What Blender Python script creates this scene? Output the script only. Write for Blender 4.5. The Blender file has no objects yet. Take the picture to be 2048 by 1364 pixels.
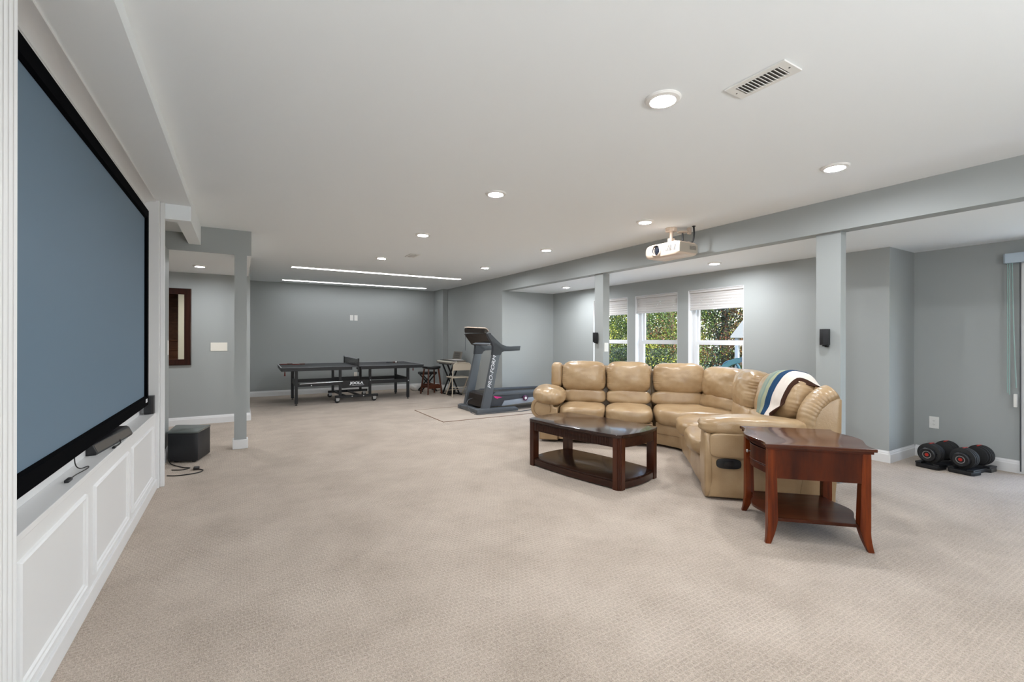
import bpy, bmesh, math, random
import numpy as np
from mathutils import Vector, Matrix, noise

random.seed(7)
scene = bpy.context.scene
COL = scene.collection
PI = math.pi

# ------------------------------------------------------------------ camera, sky, exposure
CAM_H = 1.33
cam_d = bpy.data.cameras.new('camera')
cam_d.sensor_fit = 'HORIZONTAL'
cam_d.sensor_width = 36.0
cam_d.lens = 36.0 * 910.2 / 2048.0
cam_d.shift_y = -4.97 / 2048.0
cam_d.clip_start = 0.02
cam_d.clip_end = 300
cam = bpy.data.objects.new('camera', cam_d)
COL.objects.link(cam)
yaw = math.radians(30.869)
cam.matrix_world = (Matrix.Translation((0, 0, CAM_H)) @ Matrix.Rotation(-yaw, 4, 'Z')
                    @ Matrix.Rotation(PI / 2, 4, 'X') @ Matrix.Rotation(math.radians(0.114), 4, 'Z'))
scene.camera = cam

scene.view_settings.view_transform = 'Standard'
scene.view_settings.look = 'None'
scene.view_settings.gamma = 1.0
scene.view_settings.use_curve_mapping = False
scene.view_settings.exposure = 0.0

world = bpy.data.worlds.new('sky')
scene.world = world
world.use_nodes = True
wn = world.node_tree.nodes
wl = world.node_tree.links
bg = wn['Background']
sky = wn.new('ShaderNodeTexSky')
sky.sky_type = 'NISHITA'
sky.sun_disc = False
sky.sun_elevation = math.radians(42)
sky.sun_rotation = math.radians(198)
sky.air_density = 1.0
sky.dust_density = 1.5
wl.new(sky.outputs[0], bg.inputs['Color'])
bg.inputs['Strength'].default_value = 1.8

sun_d = bpy.data.lights.new('sun', 'SUN')
sun_d.energy = 13.0
sun_d.angle = math.radians(0.6)
sun_d.color = (1.0, 0.95, 0.86)
sun = bpy.data.objects.new('sun', sun_d)
COL.objects.link(sun)
sun.rotation_euler = (math.radians(46), 0, math.radians(-18))

LAMP = 600.0      # emission of the downlight lenses
STRIP = 12.0     # emission of the light strips
# unseen ceiling lamps outside the frame; the last is added to light the stair
for lx, ly in ((1.95, -0.15), (3.82, -0.15), (1.95, -2.0), (3.82, -2.0), (5.4, 0.4), (-1.7, 7.3)):
    ld = bpy.data.lights.new('unseen_lamp', 'AREA')
    ld.shape = 'DISK'
    ld.size = 0.13
    ld.energy = 5.0
    ld.color = (0.98, 0.99, 1.0)
    lo = bpy.data.objects.new('unseen_lamp', ld)
    COL.objects.link(lo)
    lo.location = (lx, ly, 2.60 if 0 < lx < 5 else 2.30)

# added fill lights behind the camera, aimed up to brighten the ceiling
for fx, fy, fe in ((0.6, -1.8, 66.0), (2.4, -2.0, 46.0)):
    ld = bpy.data.lights.new('ceiling_fill', 'AREA')
    ld.shape = 'DISK'
    ld.size = 0.5
    ld.energy = fe
    ld.color = (0.95, 0.98, 1.0)
    lo = bpy.data.objects.new('ceiling_fill', ld)
    COL.objects.link(lo)
    lo.location = (fx, fy, 1.5)
    lo.rotation_euler = (math.radians(180 - 42), 0, 0)

# ------------------------------------------------------------------ helpers
WM = {}


def lin(c):
    r = []
    for v in c[:3]:
        v = v / 255.0
        r.append(v / 12.92 if v <= 0.04045 else ((v + 0.055) / 1.055) ** 2.4)
    return tuple(r) + (1.0,)


def mat(name, rgb, rough=0.5, metal=0.0, spec=0.5, var=0.0, vscale=6.0, bump=0.0, bscale=200.0, coat=0.0,
        stretch=(1, 1, 1), var_rgb=None):
    m = bpy.data.materials.new(name)
    m.use_nodes = True
    nt = m.node_tree
    p = nt.nodes['Principled BSDF']
    p.inputs['Base Color'].default_value = lin(rgb)
    p.inputs['Roughness'].default_value = rough
    p.inputs['Metallic'].default_value = metal
    p.inputs['Specular IOR Level'].default_value = spec
    if coat:
        p.inputs['Coat Weight'].default_value = coat
        p.inputs['Coat Roughness'].default_value = 0.12
    if var or bump:
        tc = nt.nodes.new('ShaderNodeTexCoord')
        mp = nt.nodes.new('ShaderNodeMapping')
        mp.inputs['Scale'].default_value = stretch
        nt.links.new(tc.outputs['Object'], mp.inputs['Vector'])
    if var:
        n = nt.nodes.new('ShaderNodeTexNoise')
        n.inputs['Scale'].default_value = vscale
        n.inputs['Detail'].default_value = 5
        nt.links.new(mp.outputs[0], n.inputs['Vector'])
        mx = nt.nodes.new('ShaderNodeMix')
        mx.data_type = 'RGBA'
        a = lin(rgb)
        b = lin(var_rgb) if var_rgb else tuple(x * (1 - var) for x in a[:3]) + (1,)
        mx.inputs[6].default_value = a
        mx.inputs[7].default_value = b
        rmp = nt.nodes.new('ShaderNodeMapRange')
        rmp.inputs[1].default_value = 0.35
        rmp.inputs[2].default_value = 0.65
        nt.links.new(n.outputs['Fac'], rmp.inputs[0])
        nt.links.new(rmp.outputs[0], mx.inputs[0])
        nt.links.new(mx.outputs[2], p.inputs['Base Color'])
    if bump:
        n2 = nt.nodes.new('ShaderNodeTexNoise')
        n2.inputs['Scale'].default_value = bscale
        n2.inputs['Detail'].default_value = 3
        nt.links.new(mp.outputs[0], n2.inputs['Vector'])
        b = nt.nodes.new('ShaderNodeBump')
        b.inputs['Strength'].default_value = bump
        b.inputs['Distance'].default_value = 0.004
        nt.links.new(n2.outputs['Fac'], b.inputs['Height'])
        nt.links.new(b.outputs[0], p.inputs['Normal'])
    return m


def emit(name, rgb, strength):
    m = bpy.data.materials.new(name)
    m.use_nodes = True
    nt = m.node_tree
    p = nt.nodes['Principled BSDF']
    p.inputs['Base Color'].default_value = (0.8, 0.8, 0.8, 1)
    p.inputs['Emission Color'].default_value = lin(rgb)
    p.inputs['Emission Strength'].default_value = strength
    return m


def tag(o, label=None, cat=None, group=None, kind=None):
    if label:
        o['label'] = label
    if cat:
        o['category'] = cat
    if group:
        o['group'] = group
    if kind:
        o['kind'] = kind
    return o


def thing(name, label, cat, loc=(0, 0, 0), rz=0.0, group=None, kind=None):
    o = bpy.data.objects.new(name, None)
    o.empty_display_size = 0.1
    COL.objects.link(o)
    o.location = loc
    o.rotation_euler = (0, 0, rz)
    WM[o.name] = Matrix.Translation(loc) @ Matrix.Rotation(rz, 4, 'Z')
    return tag(o, label, cat, group, kind)


def finish(bm, smooth):
    bmesh.ops.recalc_face_normals(bm, faces=bm.faces[:])
    if smooth is not None:
        lim = math.radians(smooth)
        for f in bm.faces:
            f.smooth = True
        for e in bm.edges:
            if len(e.link_faces) == 2:
                try:
                    if e.calc_face_angle() > lim:
                        e.smooth = False
                except ValueError:
                    pass


def obj(name, bm, m, parent=None, local=False, smooth=35, label=None):
    finish(bm, smooth)
    if parent is not None and not local:
        bm.transform(WM[parent.name].inverted())
    me = bpy.data.meshes.new(name)
    bm.to_mesh(me)
    bm.free()
    for x in (m if isinstance(m, (list, tuple)) else [m]):
        me.materials.append(x)
    o = bpy.data.objects.new(name, me)
    COL.objects.link(o)
    if parent is not None:
        o.parent = parent
        WM[o.name] = WM[parent.name]
    else:
        WM[o.name] = Matrix.Identity(4)
    if label:
        o['label'] = label
    return o


def copy_tree(o, loc=None, rz=None, label=None, parent=None):
    c = o.copy()
    COL.objects.link(c)
    if parent is not None:
        c.parent = parent
    if loc is not None:
        c.location = loc
    if rz is not None:
        c.rotation_euler = (0, 0, rz)
    if label:
        c['label'] = label
    for ch in list(o.children):
        copy_tree(ch, parent=c)
    return c


def NB():
    return bmesh.new()


def merge(bm, other, M=None):
    me = bpy.data.meshes.new('tmp')
    if M is not None:
        other.transform(M)
    other.to_mesh(me)
    other.free()
    bm.from_mesh(me)
    bpy.data.meshes.remove(me)
    return bm


def box(bm, x0, y0, z0, x1, y1, z1, bev=0.0, seg=2, M=None, mi=0):
    t = bmesh.new()
    r = bmesh.ops.create_cube(t, size=1.0)
    for v in r['verts']:
        v.co = Vector(((x0 + x1) / 2 + v.co.x * (x1 - x0), (y0 + y1) / 2 + v.co.y * (y1 - y0),
                       (z0 + z1) / 2 + v.co.z * (z1 - z0)))
    if bev > 0:
        bmesh.ops.bevel(t, geom=t.edges[:], offset=bev, segments=seg, affect='EDGES', profile=0.6)
    for f in t.faces:
        f.material_index = mi
    return merge(bm, t, M)


def beam(bm, p0, p1, w, h, up=(0, 0, 1), bev=0.0):
    p0 = Vector(p0)
    p1 = Vector(p1)
    d = p1 - p0
    L = d.length
    d.normalize()
    u = Vector(up)
    s = d.cross(u)
    if s.length < 1e-4:
        s = d.cross(Vector((1, 0, 0)))
    s.normalize()
    n = s.cross(d)
    M = Matrix((s, d, n)).transposed().to_4x4()
    M.translation = (p0 + p1) / 2
    return box(bm, -w / 2, -L / 2, -h / 2, w / 2, L / 2, h / 2, bev, 1, M)


def tube(bm, pts, r, seg=8, caps=True, closed=False):
    pts = [Vector(p) for p in pts]
    n = len(pts)
    rings = []
    prev = None
    for i, p in enumerate(pts):
        if closed:
            t = pts[(i + 1) % n] - pts[i - 1]
        else:
            t = pts[min(i + 1, n - 1)] - pts[max(i - 1, 0)]
        t.normalize()
        if prev is None:
            a = Vector((0, 0, 1)) if abs(t.z) < 0.9 else Vector((1, 0, 0))
            u = t.cross(a).normalized()
        else:
            u = (prev - t * prev.dot(t)).normalized()
        prev = u
        w = t.cross(u)
        rr = r[i] if isinstance(r, (list, tuple)) else r
        rings.append([bm.verts.new(p + (u * math.cos(2 * PI * k / seg) + w * math.sin(2 * PI * k / seg)) * rr) for k in range(seg)])
    for i in range(n if closed else n - 1):
        a = rings[i]
        b = rings[(i + 1) % n]
        for k in range(seg):
            bm.faces.new((a[k], a[(k + 1) % seg], b[(k + 1) % seg], b[k]))
    if caps and not closed:
        bm.faces.new(rings[0])
        bm.faces.new(rings[-1])
    return bm


def spline(ctrl, n=10):
    P = [Vector(p) for p in ctrl]
    out = []
    for i in range(len(P) - 1):
        a = P[max(i - 1, 0)]
        b = P[i]
        c = P[i + 1]
        d = P[min(i + 2, len(P) - 1)]
        for k in range(n):
            t = k / n
            out.append(0.5 * ((2 * b) + (c - a) * t + (2 * a - 5 * b + 4 * c - d) * t * t + (3 * b - a - 3 * c + d) * t ** 3))
    out.append(P[-1])
    return out


def cyl(bm, p0, p1, r, seg=20):
    return tube(bm, [p0, p1], r, seg)


def lathe(bm, prof, center, axis=(0, 0, 1), seg=28):
    """prof: (radius, height) list along axis"""
    ax = Vector(axis).normalized()
    u = ax.orthogonal().normalized()
    w = ax.cross(u)
    c = Vector(center)
    rings = []
    for r, z in prof:
        if r < 1e-5:
            rings.append([bm.verts.new(c + ax * z)])
        else:
            rings.append([bm.verts.new(c + ax * z + (u * math.cos(2 * PI * k / seg) + w * math.sin(2 * PI * k / seg)) * r) for k in range(seg)])
    for a, b in zip(rings, rings[1:]):
        for k in range(seg):
            k2 = (k + 1) % seg
            if len(a) == 1 and len(b) == 1:
                continue
            if len(a) == 1:
                bm.faces.new((a[0], b[k], b[k2]))
            elif len(b) == 1:
                bm.faces.new((a[k], a[k2], b[0]))
            else:
                bm.faces.new((a[k], a[k2], b[k2], b[k]))
    return bm


def prism(bm, poly, a0, a1, axis='z', bev=0.0, seg=2, M=None):
    """extrude a 2D polygon; axis z: (x,y); axis y: (x,z); axis x: (y,z)"""
    t = bmesh.new()

    def pt(p, a):
        return {'z': (p[0], p[1], a), 'y': (p[0], a, p[1]), 'x': (a, p[0], p[1])}[axis]
    A = [t.verts.new(pt(p, a0)) for p in poly]
    B = [t.verts.new(pt(p, a1)) for p in poly]
    fa = t.faces.new(A)
    fb = t.faces.new(B)
    n = len(poly)
    for i in range(n):
        t.faces.new((A[i], A[(i + 1) % n], B[(i + 1) % n], B[i]))
    if bev > 0:
        bmesh.ops.recalc_face_normals(t, faces=t.faces[:])
        es = list(set(list(fa.edges) + list(fb.edges)))
        bmesh.ops.bevel(t, geom=es, offset=bev, segments=seg, affect='EDGES', profile=0.6)
    return merge(bm, t, M)


def cushion(bm, c, size, n=14, k=5.0, puff=0.0, M=None, pleat=0.0, pleat_axis=0, pfreq=60, seed=0.0, wr=0.0, sag=None, zfun=None):
    """rounded upholstered block: centre c, full size, exponent k; pleats gather at the ends of pleat_axis"""
    t = bmesh.new()
    V = {}
    sx, sy, sz = (s / 2 for s in size)

    def vert(a, b, d):
        key = (round(a, 5), round(b, 5), round(d, 5))
        if key in V:
            return V[key]
        q = Vector((a, b, d))
        # exponent blend: rounded corners
        s = (abs(a) ** k + abs(b) ** k + abs(d) ** k) ** (1.0 / k)
        q = q / s
        nrm = Vector((math.copysign(abs(q.x) ** (k - 1), q.x) / sx, math.copysign(abs(q.y) ** (k - 1), q.y) / sy,
                      math.copysign(abs(q.z) ** (k - 1), q.z) / sz)).normalized()
        p = Vector((q.x * sx, q.y * sy, q.z * sz))
        if puff:
            w = (1 - q.x ** 2) * (1 - q.z ** 2)
            p.y += math.copysign(1, q.y) * abs(q.y) ** 2 * puff * w
        if pleat:
            e = abs(q[pleat_axis])
            other = q.z if pleat_axis == 0 else q.x
            reach = 0.62 + 0.22 * noise.noise(Vector((other * 4.5, seed * 3.1, 0.7)))
            amt = max(0.0, (e - reach) / (1 - reach)) ** 1.4 * (0.55 + 0.7 * noise.noise(Vector((other * 3, seed * 1.7, 3.3))))
            ph = other * pfreq * 0.5 + 2.2 * noise.noise(Vector((other * 3, seed, e)))
            side = 1 if abs(q.y) > 0.1 else 0.6
            p += nrm * pleat * amt * side * (math.sin(ph) * 0.5 - 0.4)
        if wr:
            p += nrm * wr * (noise.noise(Vector((p.x * 5 + seed, p.y * 5, p.z * 9))) + 0.5 * noise.noise(Vector((p.x * 14 + seed, p.y * 14, p.z * 20))))
        if zfun:
            p = zfun(p)
        v = t.verts.new(Vector(c) + p)
        V[key] = v
        return v
    g = [math.sin((i / n * 2 - 1) * PI / 2 * 0.82) / math.sin(PI / 2 * 0.82) for i in range(n + 1)]
    for ax in range(3):
        for s in (-1, 1):
            for i in range(n):
                for j in range(n):
                    qs = []
                    for di, dj in ((0, 0), (1, 0), (1, 1), (0, 1)):
                        co = [0, 0, 0]
                        co[ax] = s
                        co[(ax + 1) % 3] = g[i + di]
                        co[(ax + 2) % 3] = g[j + dj]
                        qs.append(vert(*co))
                    try:
                        t.faces.new(qs)
                    except ValueError:
                        pass
    return merge(bm, t, M)


def text_obj(name, s, size, m, M, parent=None, depth=0.001, shear=0.0, bold=0.0, align='CENTER', sx=1.0):
    cu = bpy.data.curves.new(name, 'FONT')
    cu.body = s
    cu.size = size
    cu.extrude = depth
    cu.shear = shear
    cu.offset = bold
    cu.align_x = align
    cu.align_y = 'CENTER'
    tmp = bpy.data.objects.new(name + '_t', cu)
    COL.objects.link(tmp)
    dg = bpy.context.evaluated_depsgraph_get()
    dg.update()
    me = bpy.data.meshes.new_from_object(tmp.evaluated_get(dg))
    bpy.data.objects.remove(tmp)
    bm = bmesh.new()
    bm.from_mesh(me)
    bpy.data.meshes.remove(me)
    bm.transform(M @ Matrix.Diagonal((sx, 1, 1, 1)))
    return obj(name, bm, m, parent, smooth=None)


def frameM(o, xa, ya):
    """matrix with local x along xa, local y along ya, at o"""
    xa = Vector(xa).normalized()
    ya = Vector(ya).normalized()
    za = xa.cross(ya)
    M = Matrix((xa, ya, za)).transposed().to_4x4()
    M.translation = o
    return M


# ------------------------------------------------------------------ materials
M = {}
M['wall'] = mat('wall_paint', (161, 165, 164), 0.62, bump=0.06, bscale=350)
M['ceil'] = mat('ceiling_paint', (244, 248, 250), 0.75, bump=0.05, bscale=300)
M['trim'] = mat('trim_paint', (228, 228, 228), 0.38)
M['white'] = mat('white_plastic', (232, 231, 227), 0.35)
M['almond'] = mat('almond_plastic', (232, 227, 216), 0.35)
M['vinyl'] = mat('window_vinyl', (235, 236, 238), 0.35)
M['black'] = mat('black_plastic', (22, 23, 26), 0.42)
M['blackm'] = mat('black_metal', (10, 11, 15), 0.38, spec=0.5)
M['velvet'] = mat('black_velvet', (2, 3, 6), 0.9, spec=0.04)
M['screen'] = mat('screen_cloth', (104, 125, 143), 0.55, spec=0.25)  # grey cloth; blue of the windows it reflects is put into the colour
M['rubber'] = mat('rubber', (20, 20, 21), 0.7)
M['steel'] = mat('brushed_steel', (190, 192, 195), 0.3, metal=1.0)
M['dark_gap'] = mat('dark_duct', (92, 90, 86), 0.8)
M['leather'] = mat('tan_leather', (175, 149, 115), 0.3, spec=0.55, var=0.3, vscale=5, bump=0.22, bscale=110, var_rgb=(158, 130, 95))
M['leather_d'] = mat('olive_leather_match', (168, 146, 112), 0.38, spec=0.5, var=0.2, vscale=5, bump=0.2, bscale=110)
M['piping'] = mat('leather_piping', (140, 112, 78), 0.45)
M['treadgrey'] = mat('treadmill_grey', (84, 88, 92), 0.45, spec=0.5)
M['treaddark'] = mat('treadmill_dark_grey', (58, 61, 66), 0.42, spec=0.5)
M['treadlight'] = mat('treadmill_silver', (150, 158, 168), 0.4, spec=0.5)
M['treadside'] = mat('treadmill_charcoal', (62, 65, 70), 0.45)
M['hood'] = mat('smoky_brown_plastic', (48, 41, 37), 0.25)
M['belt'] = mat('belt_rubber', (26, 27, 29), 0.7)
M['pink'] = mat('pink_print', (214, 45, 130), 0.5)
M['purple'] = mat('purple_plastic', (84, 30, 70), 0.4)
M['lettering'] = mat('white_print', (222, 224, 228), 0.5)
M['beige_steel'] = mat('beige_painted_steel', (196, 184, 166), 0.42)
M['stoolwood'] = mat('stool_wood', (88, 44, 24), 0.4, var=0.3, vscale=20)
M['blackvinyl'] = mat('black_vinyl', (20, 20, 19), 0.4)
M['table_top'] = mat('table_tennis_top', (38, 39, 44), 0.5, spec=0.5)
M['net'] = mat('net_mesh', (48, 47, 46), 0.8)
M['paddle'] = mat('red_rubber', (110, 38, 28), 0.6)
M['cable'] = mat('cable_rubber', (26, 20, 18), 0.5)
M['cable_grey'] = mat('cable_grey', (70, 72, 76), 0.5)
M['shade'] = mat('shade_fabric', (208, 205, 203), 0.8)
M['valance'] = mat('valance_pale_blue', (186, 200, 212), 0.4)
M['cord'] = mat('aqua_cord', (150, 178, 172), 0.5)
M['keywhite'] = mat('keyboard_keys', (226, 220, 206), 0.35)
M['keycase'] = mat('keyboard_case', (120, 112, 102), 0.45)
M['paper'] = mat('paper', (226, 224, 220), 0.8)
M['proj'] = mat('projector_case', (216, 197, 179), 0.38)
M['projside'] = mat('projector_side', (176, 166, 152), 0.45)
M['lens'] = mat('lens_glass', (20, 24, 34), 0.05, spec=0.9, coat=1.0)
M['red'] = mat('red_plastic', (168, 36, 26), 0.4)
M['sub'] = mat('speaker_black', (24, 25, 29), 0.5)
M['subtop_sheen'] = mat('speaker_top_sheen', (98, 104, 101), 0.22)  # grey stands for the ceiling's reflection, put into the base colour
M['mat_edge'] = mat('mat_edge', (124, 96, 76), 0.7)
M['mat'] = mat('clear_mat', (186, 172, 158), 0.55, var=0.12, vscale=3)
M['turquoise'] = mat('turquoise_plastic', (18, 54, 64), 0.4)
M['skirt'] = mat('cream_paint', (232, 224, 200), 0.5)
M['stairwood'] = mat('stair_wood', (150, 98, 66), 0.45, var=0.25, vscale=12)
M['lampwhite'] = mat('lamp_trim', (236, 234, 230), 0.4)
M['lamp'] = emit('lamp_lens', (248, 251, 255), LAMP)
M['strip'] = emit('strip_lens', (250, 252, 255), STRIP)
M['lamp_bay'] = emit('bay_lamp_lens', (248, 251, 255), 820.0)  # stronger glow than the other lenses, added to brighten the bay
M['bark'] = mat('bark', (84, 66, 50), 0.9, var=0.4, vscale=10)
M['grass'] = mat('grass', (96, 110, 62), 0.9, var=0.5, vscale=2)


def wood(name, dark, light, rough, coat, scale=2.2, stretch=(1, 14, 14), spec=0.2):
    m = bpy.data.materials.new(name)
    m.use_nodes = True
    nt = m.node_tree
    p = nt.nodes['Principled BSDF']
    tc = nt.nodes.new('ShaderNodeTexCoord')
    mp = nt.nodes.new('ShaderNodeMapping')
    mp.inputs['Scale'].default_value = stretch
    n = nt.nodes.new('ShaderNodeTexNoise')
    n.inputs['Scale'].default_value = scale
    n.inputs['Detail'].default_value = 7
    n.inputs['Roughness'].default_value = 0.6
    cr = nt.nodes.new('ShaderNodeValToRGB')
    cr.color_ramp.elements[0].position = 0.32
    cr.color_ramp.elements[0].color = lin(dark)
    cr.color_ramp.elements[1].position = 0.7
    cr.color_ramp.elements[1].color = lin(light)
    nt.links.new(tc.outputs['Object'], mp.inputs['Vector'])
    nt.links.new(mp.outputs[0], n.inputs['Vector'])
    nt.links.new(n.outputs['Fac'], cr.inputs['Fac'])
    nt.links.new(cr.outputs['Color'], p.inputs['Base Color'])
    p.inputs['Roughness'].default_value = rough
    p.inputs['Specular IOR Level'].default_value = spec
    p.inputs['Coat Weight'].default_value = coat
    p.inputs['Coat Roughness'].default_value = 0.06
    return m


M['cherry'] = wood('cherry_wood', (52, 19, 7), (90, 37, 12), 0.42, 0.06, stretch=(5, 5, 1))
M['cherry_leg'] = wood('cherry_wood_upright', (70, 25, 8), (124, 54, 17), 0.4, 0.1, stretch=(14, 14, 1))
M['cherry_top'] = wood('cherry_wood_top', (52, 22, 10), (86, 40, 19), 0.2, 0.2, spec=0.4)
M['espresso'] = wood('espresso_wood', (38, 19, 13), (60, 33, 22), 0.3, 0.3, stretch=(14, 1, 14))
M['espresso_top'] = wood('espresso_wood_top', (36, 22, 17), (54, 34, 26), 0.14, 0.25, spec=0.35, stretch=(14, 1, 14))
M['espresso_shelf'] = wood('espresso_wood_shelf', (40, 25, 19), (58, 37, 28), 0.24, 0.08, stretch=(14, 1, 14), spec=0.22)
M['cherry_shelf'] = wood('cherry_wood_shelf', (50, 21, 10), (76, 34, 16), 0.28, 0.08, spec=0.22)
M['espresso_leg'] = wood('espresso_wood_upright', (48, 22, 13), (78, 40, 23), 0.3, 0.3, stretch=(14, 14, 1))
M['frame_wood'] = wood('mirror_frame_wood', (38, 23, 19), (60, 33, 25), 0.35, 0.3, stretch=(14, 14, 1))

m = bpy.data.materials.new('mirror_glass')
m.use_nodes = True
p = m.node_tree.nodes['Principled BSDF']
p.inputs['Base Color'].default_value = (0.86, 0.87, 0.86, 1)
p.inputs['Metallic'].default_value = 1.0
p.inputs['Roughness'].default_value = 0.02
M['mirror'] = m

m = bpy.data.materials.new('window_glass')
m.use_nodes = True
nt = m.node_tree
nt.nodes.remove(nt.nodes['Principled BSDF'])
tr = nt.nodes.new('ShaderNodeBsdfTransparent')
tr.inputs['Color'].default_value = (0.93, 0.95, 0.95, 1)
gl = nt.nodes.new('ShaderNodeBsdfGlossy')
gl.inputs['Roughness'].default_value = 0.02
lw = nt.nodes.new('ShaderNodeLayerWeight')
pw = nt.nodes.new('ShaderNodeMath')
pw.operation = 'POWER'
pw.inputs[1].default_value = 5.0
ma = nt.nodes.new('ShaderNodeMath')
ma.operation = 'MULTIPLY_ADD'
ma.inputs[1].default_value = 0.9
ma.inputs[2].default_value = 0.03
nt.links.new(lw.outputs['Facing'], pw.inputs[0])
nt.links.new(pw.outputs[0], ma.inputs[0])
mx = nt.nodes.new('ShaderNodeMixShader')
nt.links.new(ma.outputs[0], mx.inputs[0])
nt.links.new(tr.outputs[0], mx.inputs[1])
nt.links.new(gl.outputs[0], mx.inputs[2])
nt.links.new(mx.outputs[0], nt.nodes['Material Output'].inputs['Surface'])
M['glass'] = m

# carpet: cut-and-loop pile in small squares, mottled; shade of dimples and specks is put into the tone
m = bpy.data.materials.new('carpet')
m.use_nodes = True
nt = m.node_tree
p = nt.nodes['Principled BSDF']
p.inputs['Roughness'].default_value = 0.95
p.inputs['Specular IOR Level'].default_value = 0.1
p.inputs['Sheen Weight'].default_value = 0.15
tc = nt.nodes.new('ShaderNodeTexCoord')
br = nt.nodes.new('ShaderNodeTexBrick')
br.inputs['Scale'].default_value = 1.0
br.inputs['Brick Width'].default_value = 0.030
br.inputs['Row Height'].default_value = 0.026
br.inputs['Mortar Size'].default_value = 0.0055
br.inputs['Mortar Smooth'].default_value = 0.9
br.inputs['Color1'].default_value = (1, 1, 1, 1)
br.inputs['Color2'].default_value = (0.7, 0.7, 0.7, 1)
br.inputs['Mortar'].default_value = (0, 0, 0, 1)
wv = nt.nodes.new('ShaderNodeTexNoise')
wv.inputs['Scale'].default_value = 30
wv.inputs['Detail'].default_value = 2
addv = nt.nodes.new('ShaderNodeMix')
addv.data_type = 'VECTOR'
addv.inputs[0].default_value = 0.012
nt.links.new(tc.outputs['Object'], wv.inputs['Vector'])
nt.links.new(tc.outputs['Object'], addv.inputs[4])
nt.links.new(wv.outputs['Color'], addv.inputs[5])
nt.links.new(addv.outputs[1], br.inputs['Vector'])
n1 = nt.nodes.new('ShaderNodeTexNoise')
n1.inputs['Scale'].default_value = 210
n1.inputs['Detail'].default_value = 2
n2 = nt.nodes.new('ShaderNodeTexNoise')
n2.inputs['Scale'].default_value = 2.3
n2.inputs['Detail'].default_value = 6
n2.inputs['Roughness'].default_value = 0.65
n3 = nt.nodes.new('ShaderNodeTexNoise')
n3.inputs['Scale'].default_value = 90
n3.inputs['Detail'].default_value = 3
for n in (n1, n2, n3):
    nt.links.new(tc.outputs['Object'], n.inputs['Vector'])


def math_node(op, a, b=None):
    q = nt.nodes.new('ShaderNodeMath')
    q.operation = op
    for i, x in enumerate((a, b)):
        if x is None:
            continue
        if isinstance(x, (int, float)):
            q.inputs[i].default_value = x
        else:
            nt.links.new(x, q.inputs[i])
    return q.outputs[0]


n4 = nt.nodes.new('ShaderNodeTexNoise')
n4.inputs['Scale'].default_value = 1.1
n4.inputs['Detail'].default_value = 3
nt.links.new(tc.outputs['Object'], n4.inputs['Vector'])
msk = nt.nodes.new('ShaderNodeMapRange')
msk.inputs[1].default_value = 0.38
msk.inputs[2].default_value = 0.66
msk.inputs[3].default_value = 0.45
nt.links.new(n4.outputs['Fac'], msk.inputs[0])
grid_ = math_node('MULTIPLY', math_node('SUBTRACT', 1.0, br.outputs['Color']), msk.outputs[0])
hgt = math_node('ADD', math_node('MULTIPLY', grid_, 0.5), math_node('MULTIPLY', n1.outputs['Fac'], 1.3))
tone = math_node('ADD', math_node('MULTIPLY', grid_, 0.13),
                 math_node('ADD', math_node('MULTIPLY', n2.outputs['Fac'], 0.42),
                           math_node('ADD', math_node('MULTIPLY', n3.outputs['Fac'], 0.42), math_node('MULTIPLY', n1.outputs['Fac'], 0.62))))
cr = nt.nodes.new('ShaderNodeValToRGB')
cr.color_ramp.elements[0].position = 0.50
cr.color_ramp.elements[0].color = lin((139, 124, 110))
cr.color_ramp.elements[1].position = 0.98
cr.color_ramp.elements[1].color = lin((208, 193, 178))
nt.links.new(tone, cr.inputs['Fac'])
nt.links.new(cr.outputs['Color'], p.inputs['Base Color'])
bp = nt.nodes.new('ShaderNodeBump')
bp.inputs['Strength'].default_value = 0.8
bp.inputs['Distance'].default_value = 0.006
nt.links.new(hgt, bp.inputs['Height'])
nt.links.new(bp.outputs[0], p.inputs['Normal'])
M['carpet'] = m


def leafmat(name, rgb, rgb2):
    m = bpy.data.materials.new(name)
    m.use_nodes = True
    nt = m.node_tree
    p = nt.nodes['Principled BSDF']
    p.inputs['Roughness'].default_value = 0.55
    gi = nt.nodes.new('ShaderNodeNewGeometry')
    mx = nt.nodes.new('ShaderNodeMix')
    mx.data_type = 'RGBA'
    mx.inputs[6].default_value = lin(rgb)
    mx.inputs[7].default_value = lin(rgb2)
    nt.links.new(gi.outputs['Random Per Island'], mx.inputs[0])
    nt.links.new(mx.outputs[2], p.inputs['Base Color'])
    tl = nt.nodes.new('ShaderNodeBsdfTranslucent')
    nt.links.new(mx.outputs[2], tl.inputs['Color'])
    ms = nt.nodes.new('ShaderNodeMixShader')
    ms.inputs[0].default_value = 0.35
    nt.links.new(p.outputs[0], ms.inputs[1])
    nt.links.new(tl.outputs[0], ms.inputs[2])
    nt.links.new(ms.outputs[0], nt.nodes['Material Output'].inputs['Surface'])
    return m


M['leaf1'] = leafmat('leaf_green', (38, 57, 22), (94, 114, 42))
M['leaf2'] = leafmat('leaf_yellow_green', (84, 104, 32), (182, 174, 66))
M['leaf3'] = leafmat('leaf_dark', (15, 27, 18), (38, 50, 28))
M['leaf4'] = leafmat('leaf_autumn', (62, 58, 26), (122, 66, 42))

# ------------------------------------------------------------------ room shell
HC = 2.62       # main ceiling
LC = 2.325      # lowered ceilings (hall, window bay), underside of the beam
XS = -0.637     # face of the panelled screen wall
XB = 4.692      # beam face / right wall
XW = 6.0        # window wall
XF = 6.655      # far right wall with the sliding door
YB = 11.78      # back wall
YP = 6.366      # header and post face
YH = 8.49       # hall back wall
YA = 8.25       # far end of the window bay


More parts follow.
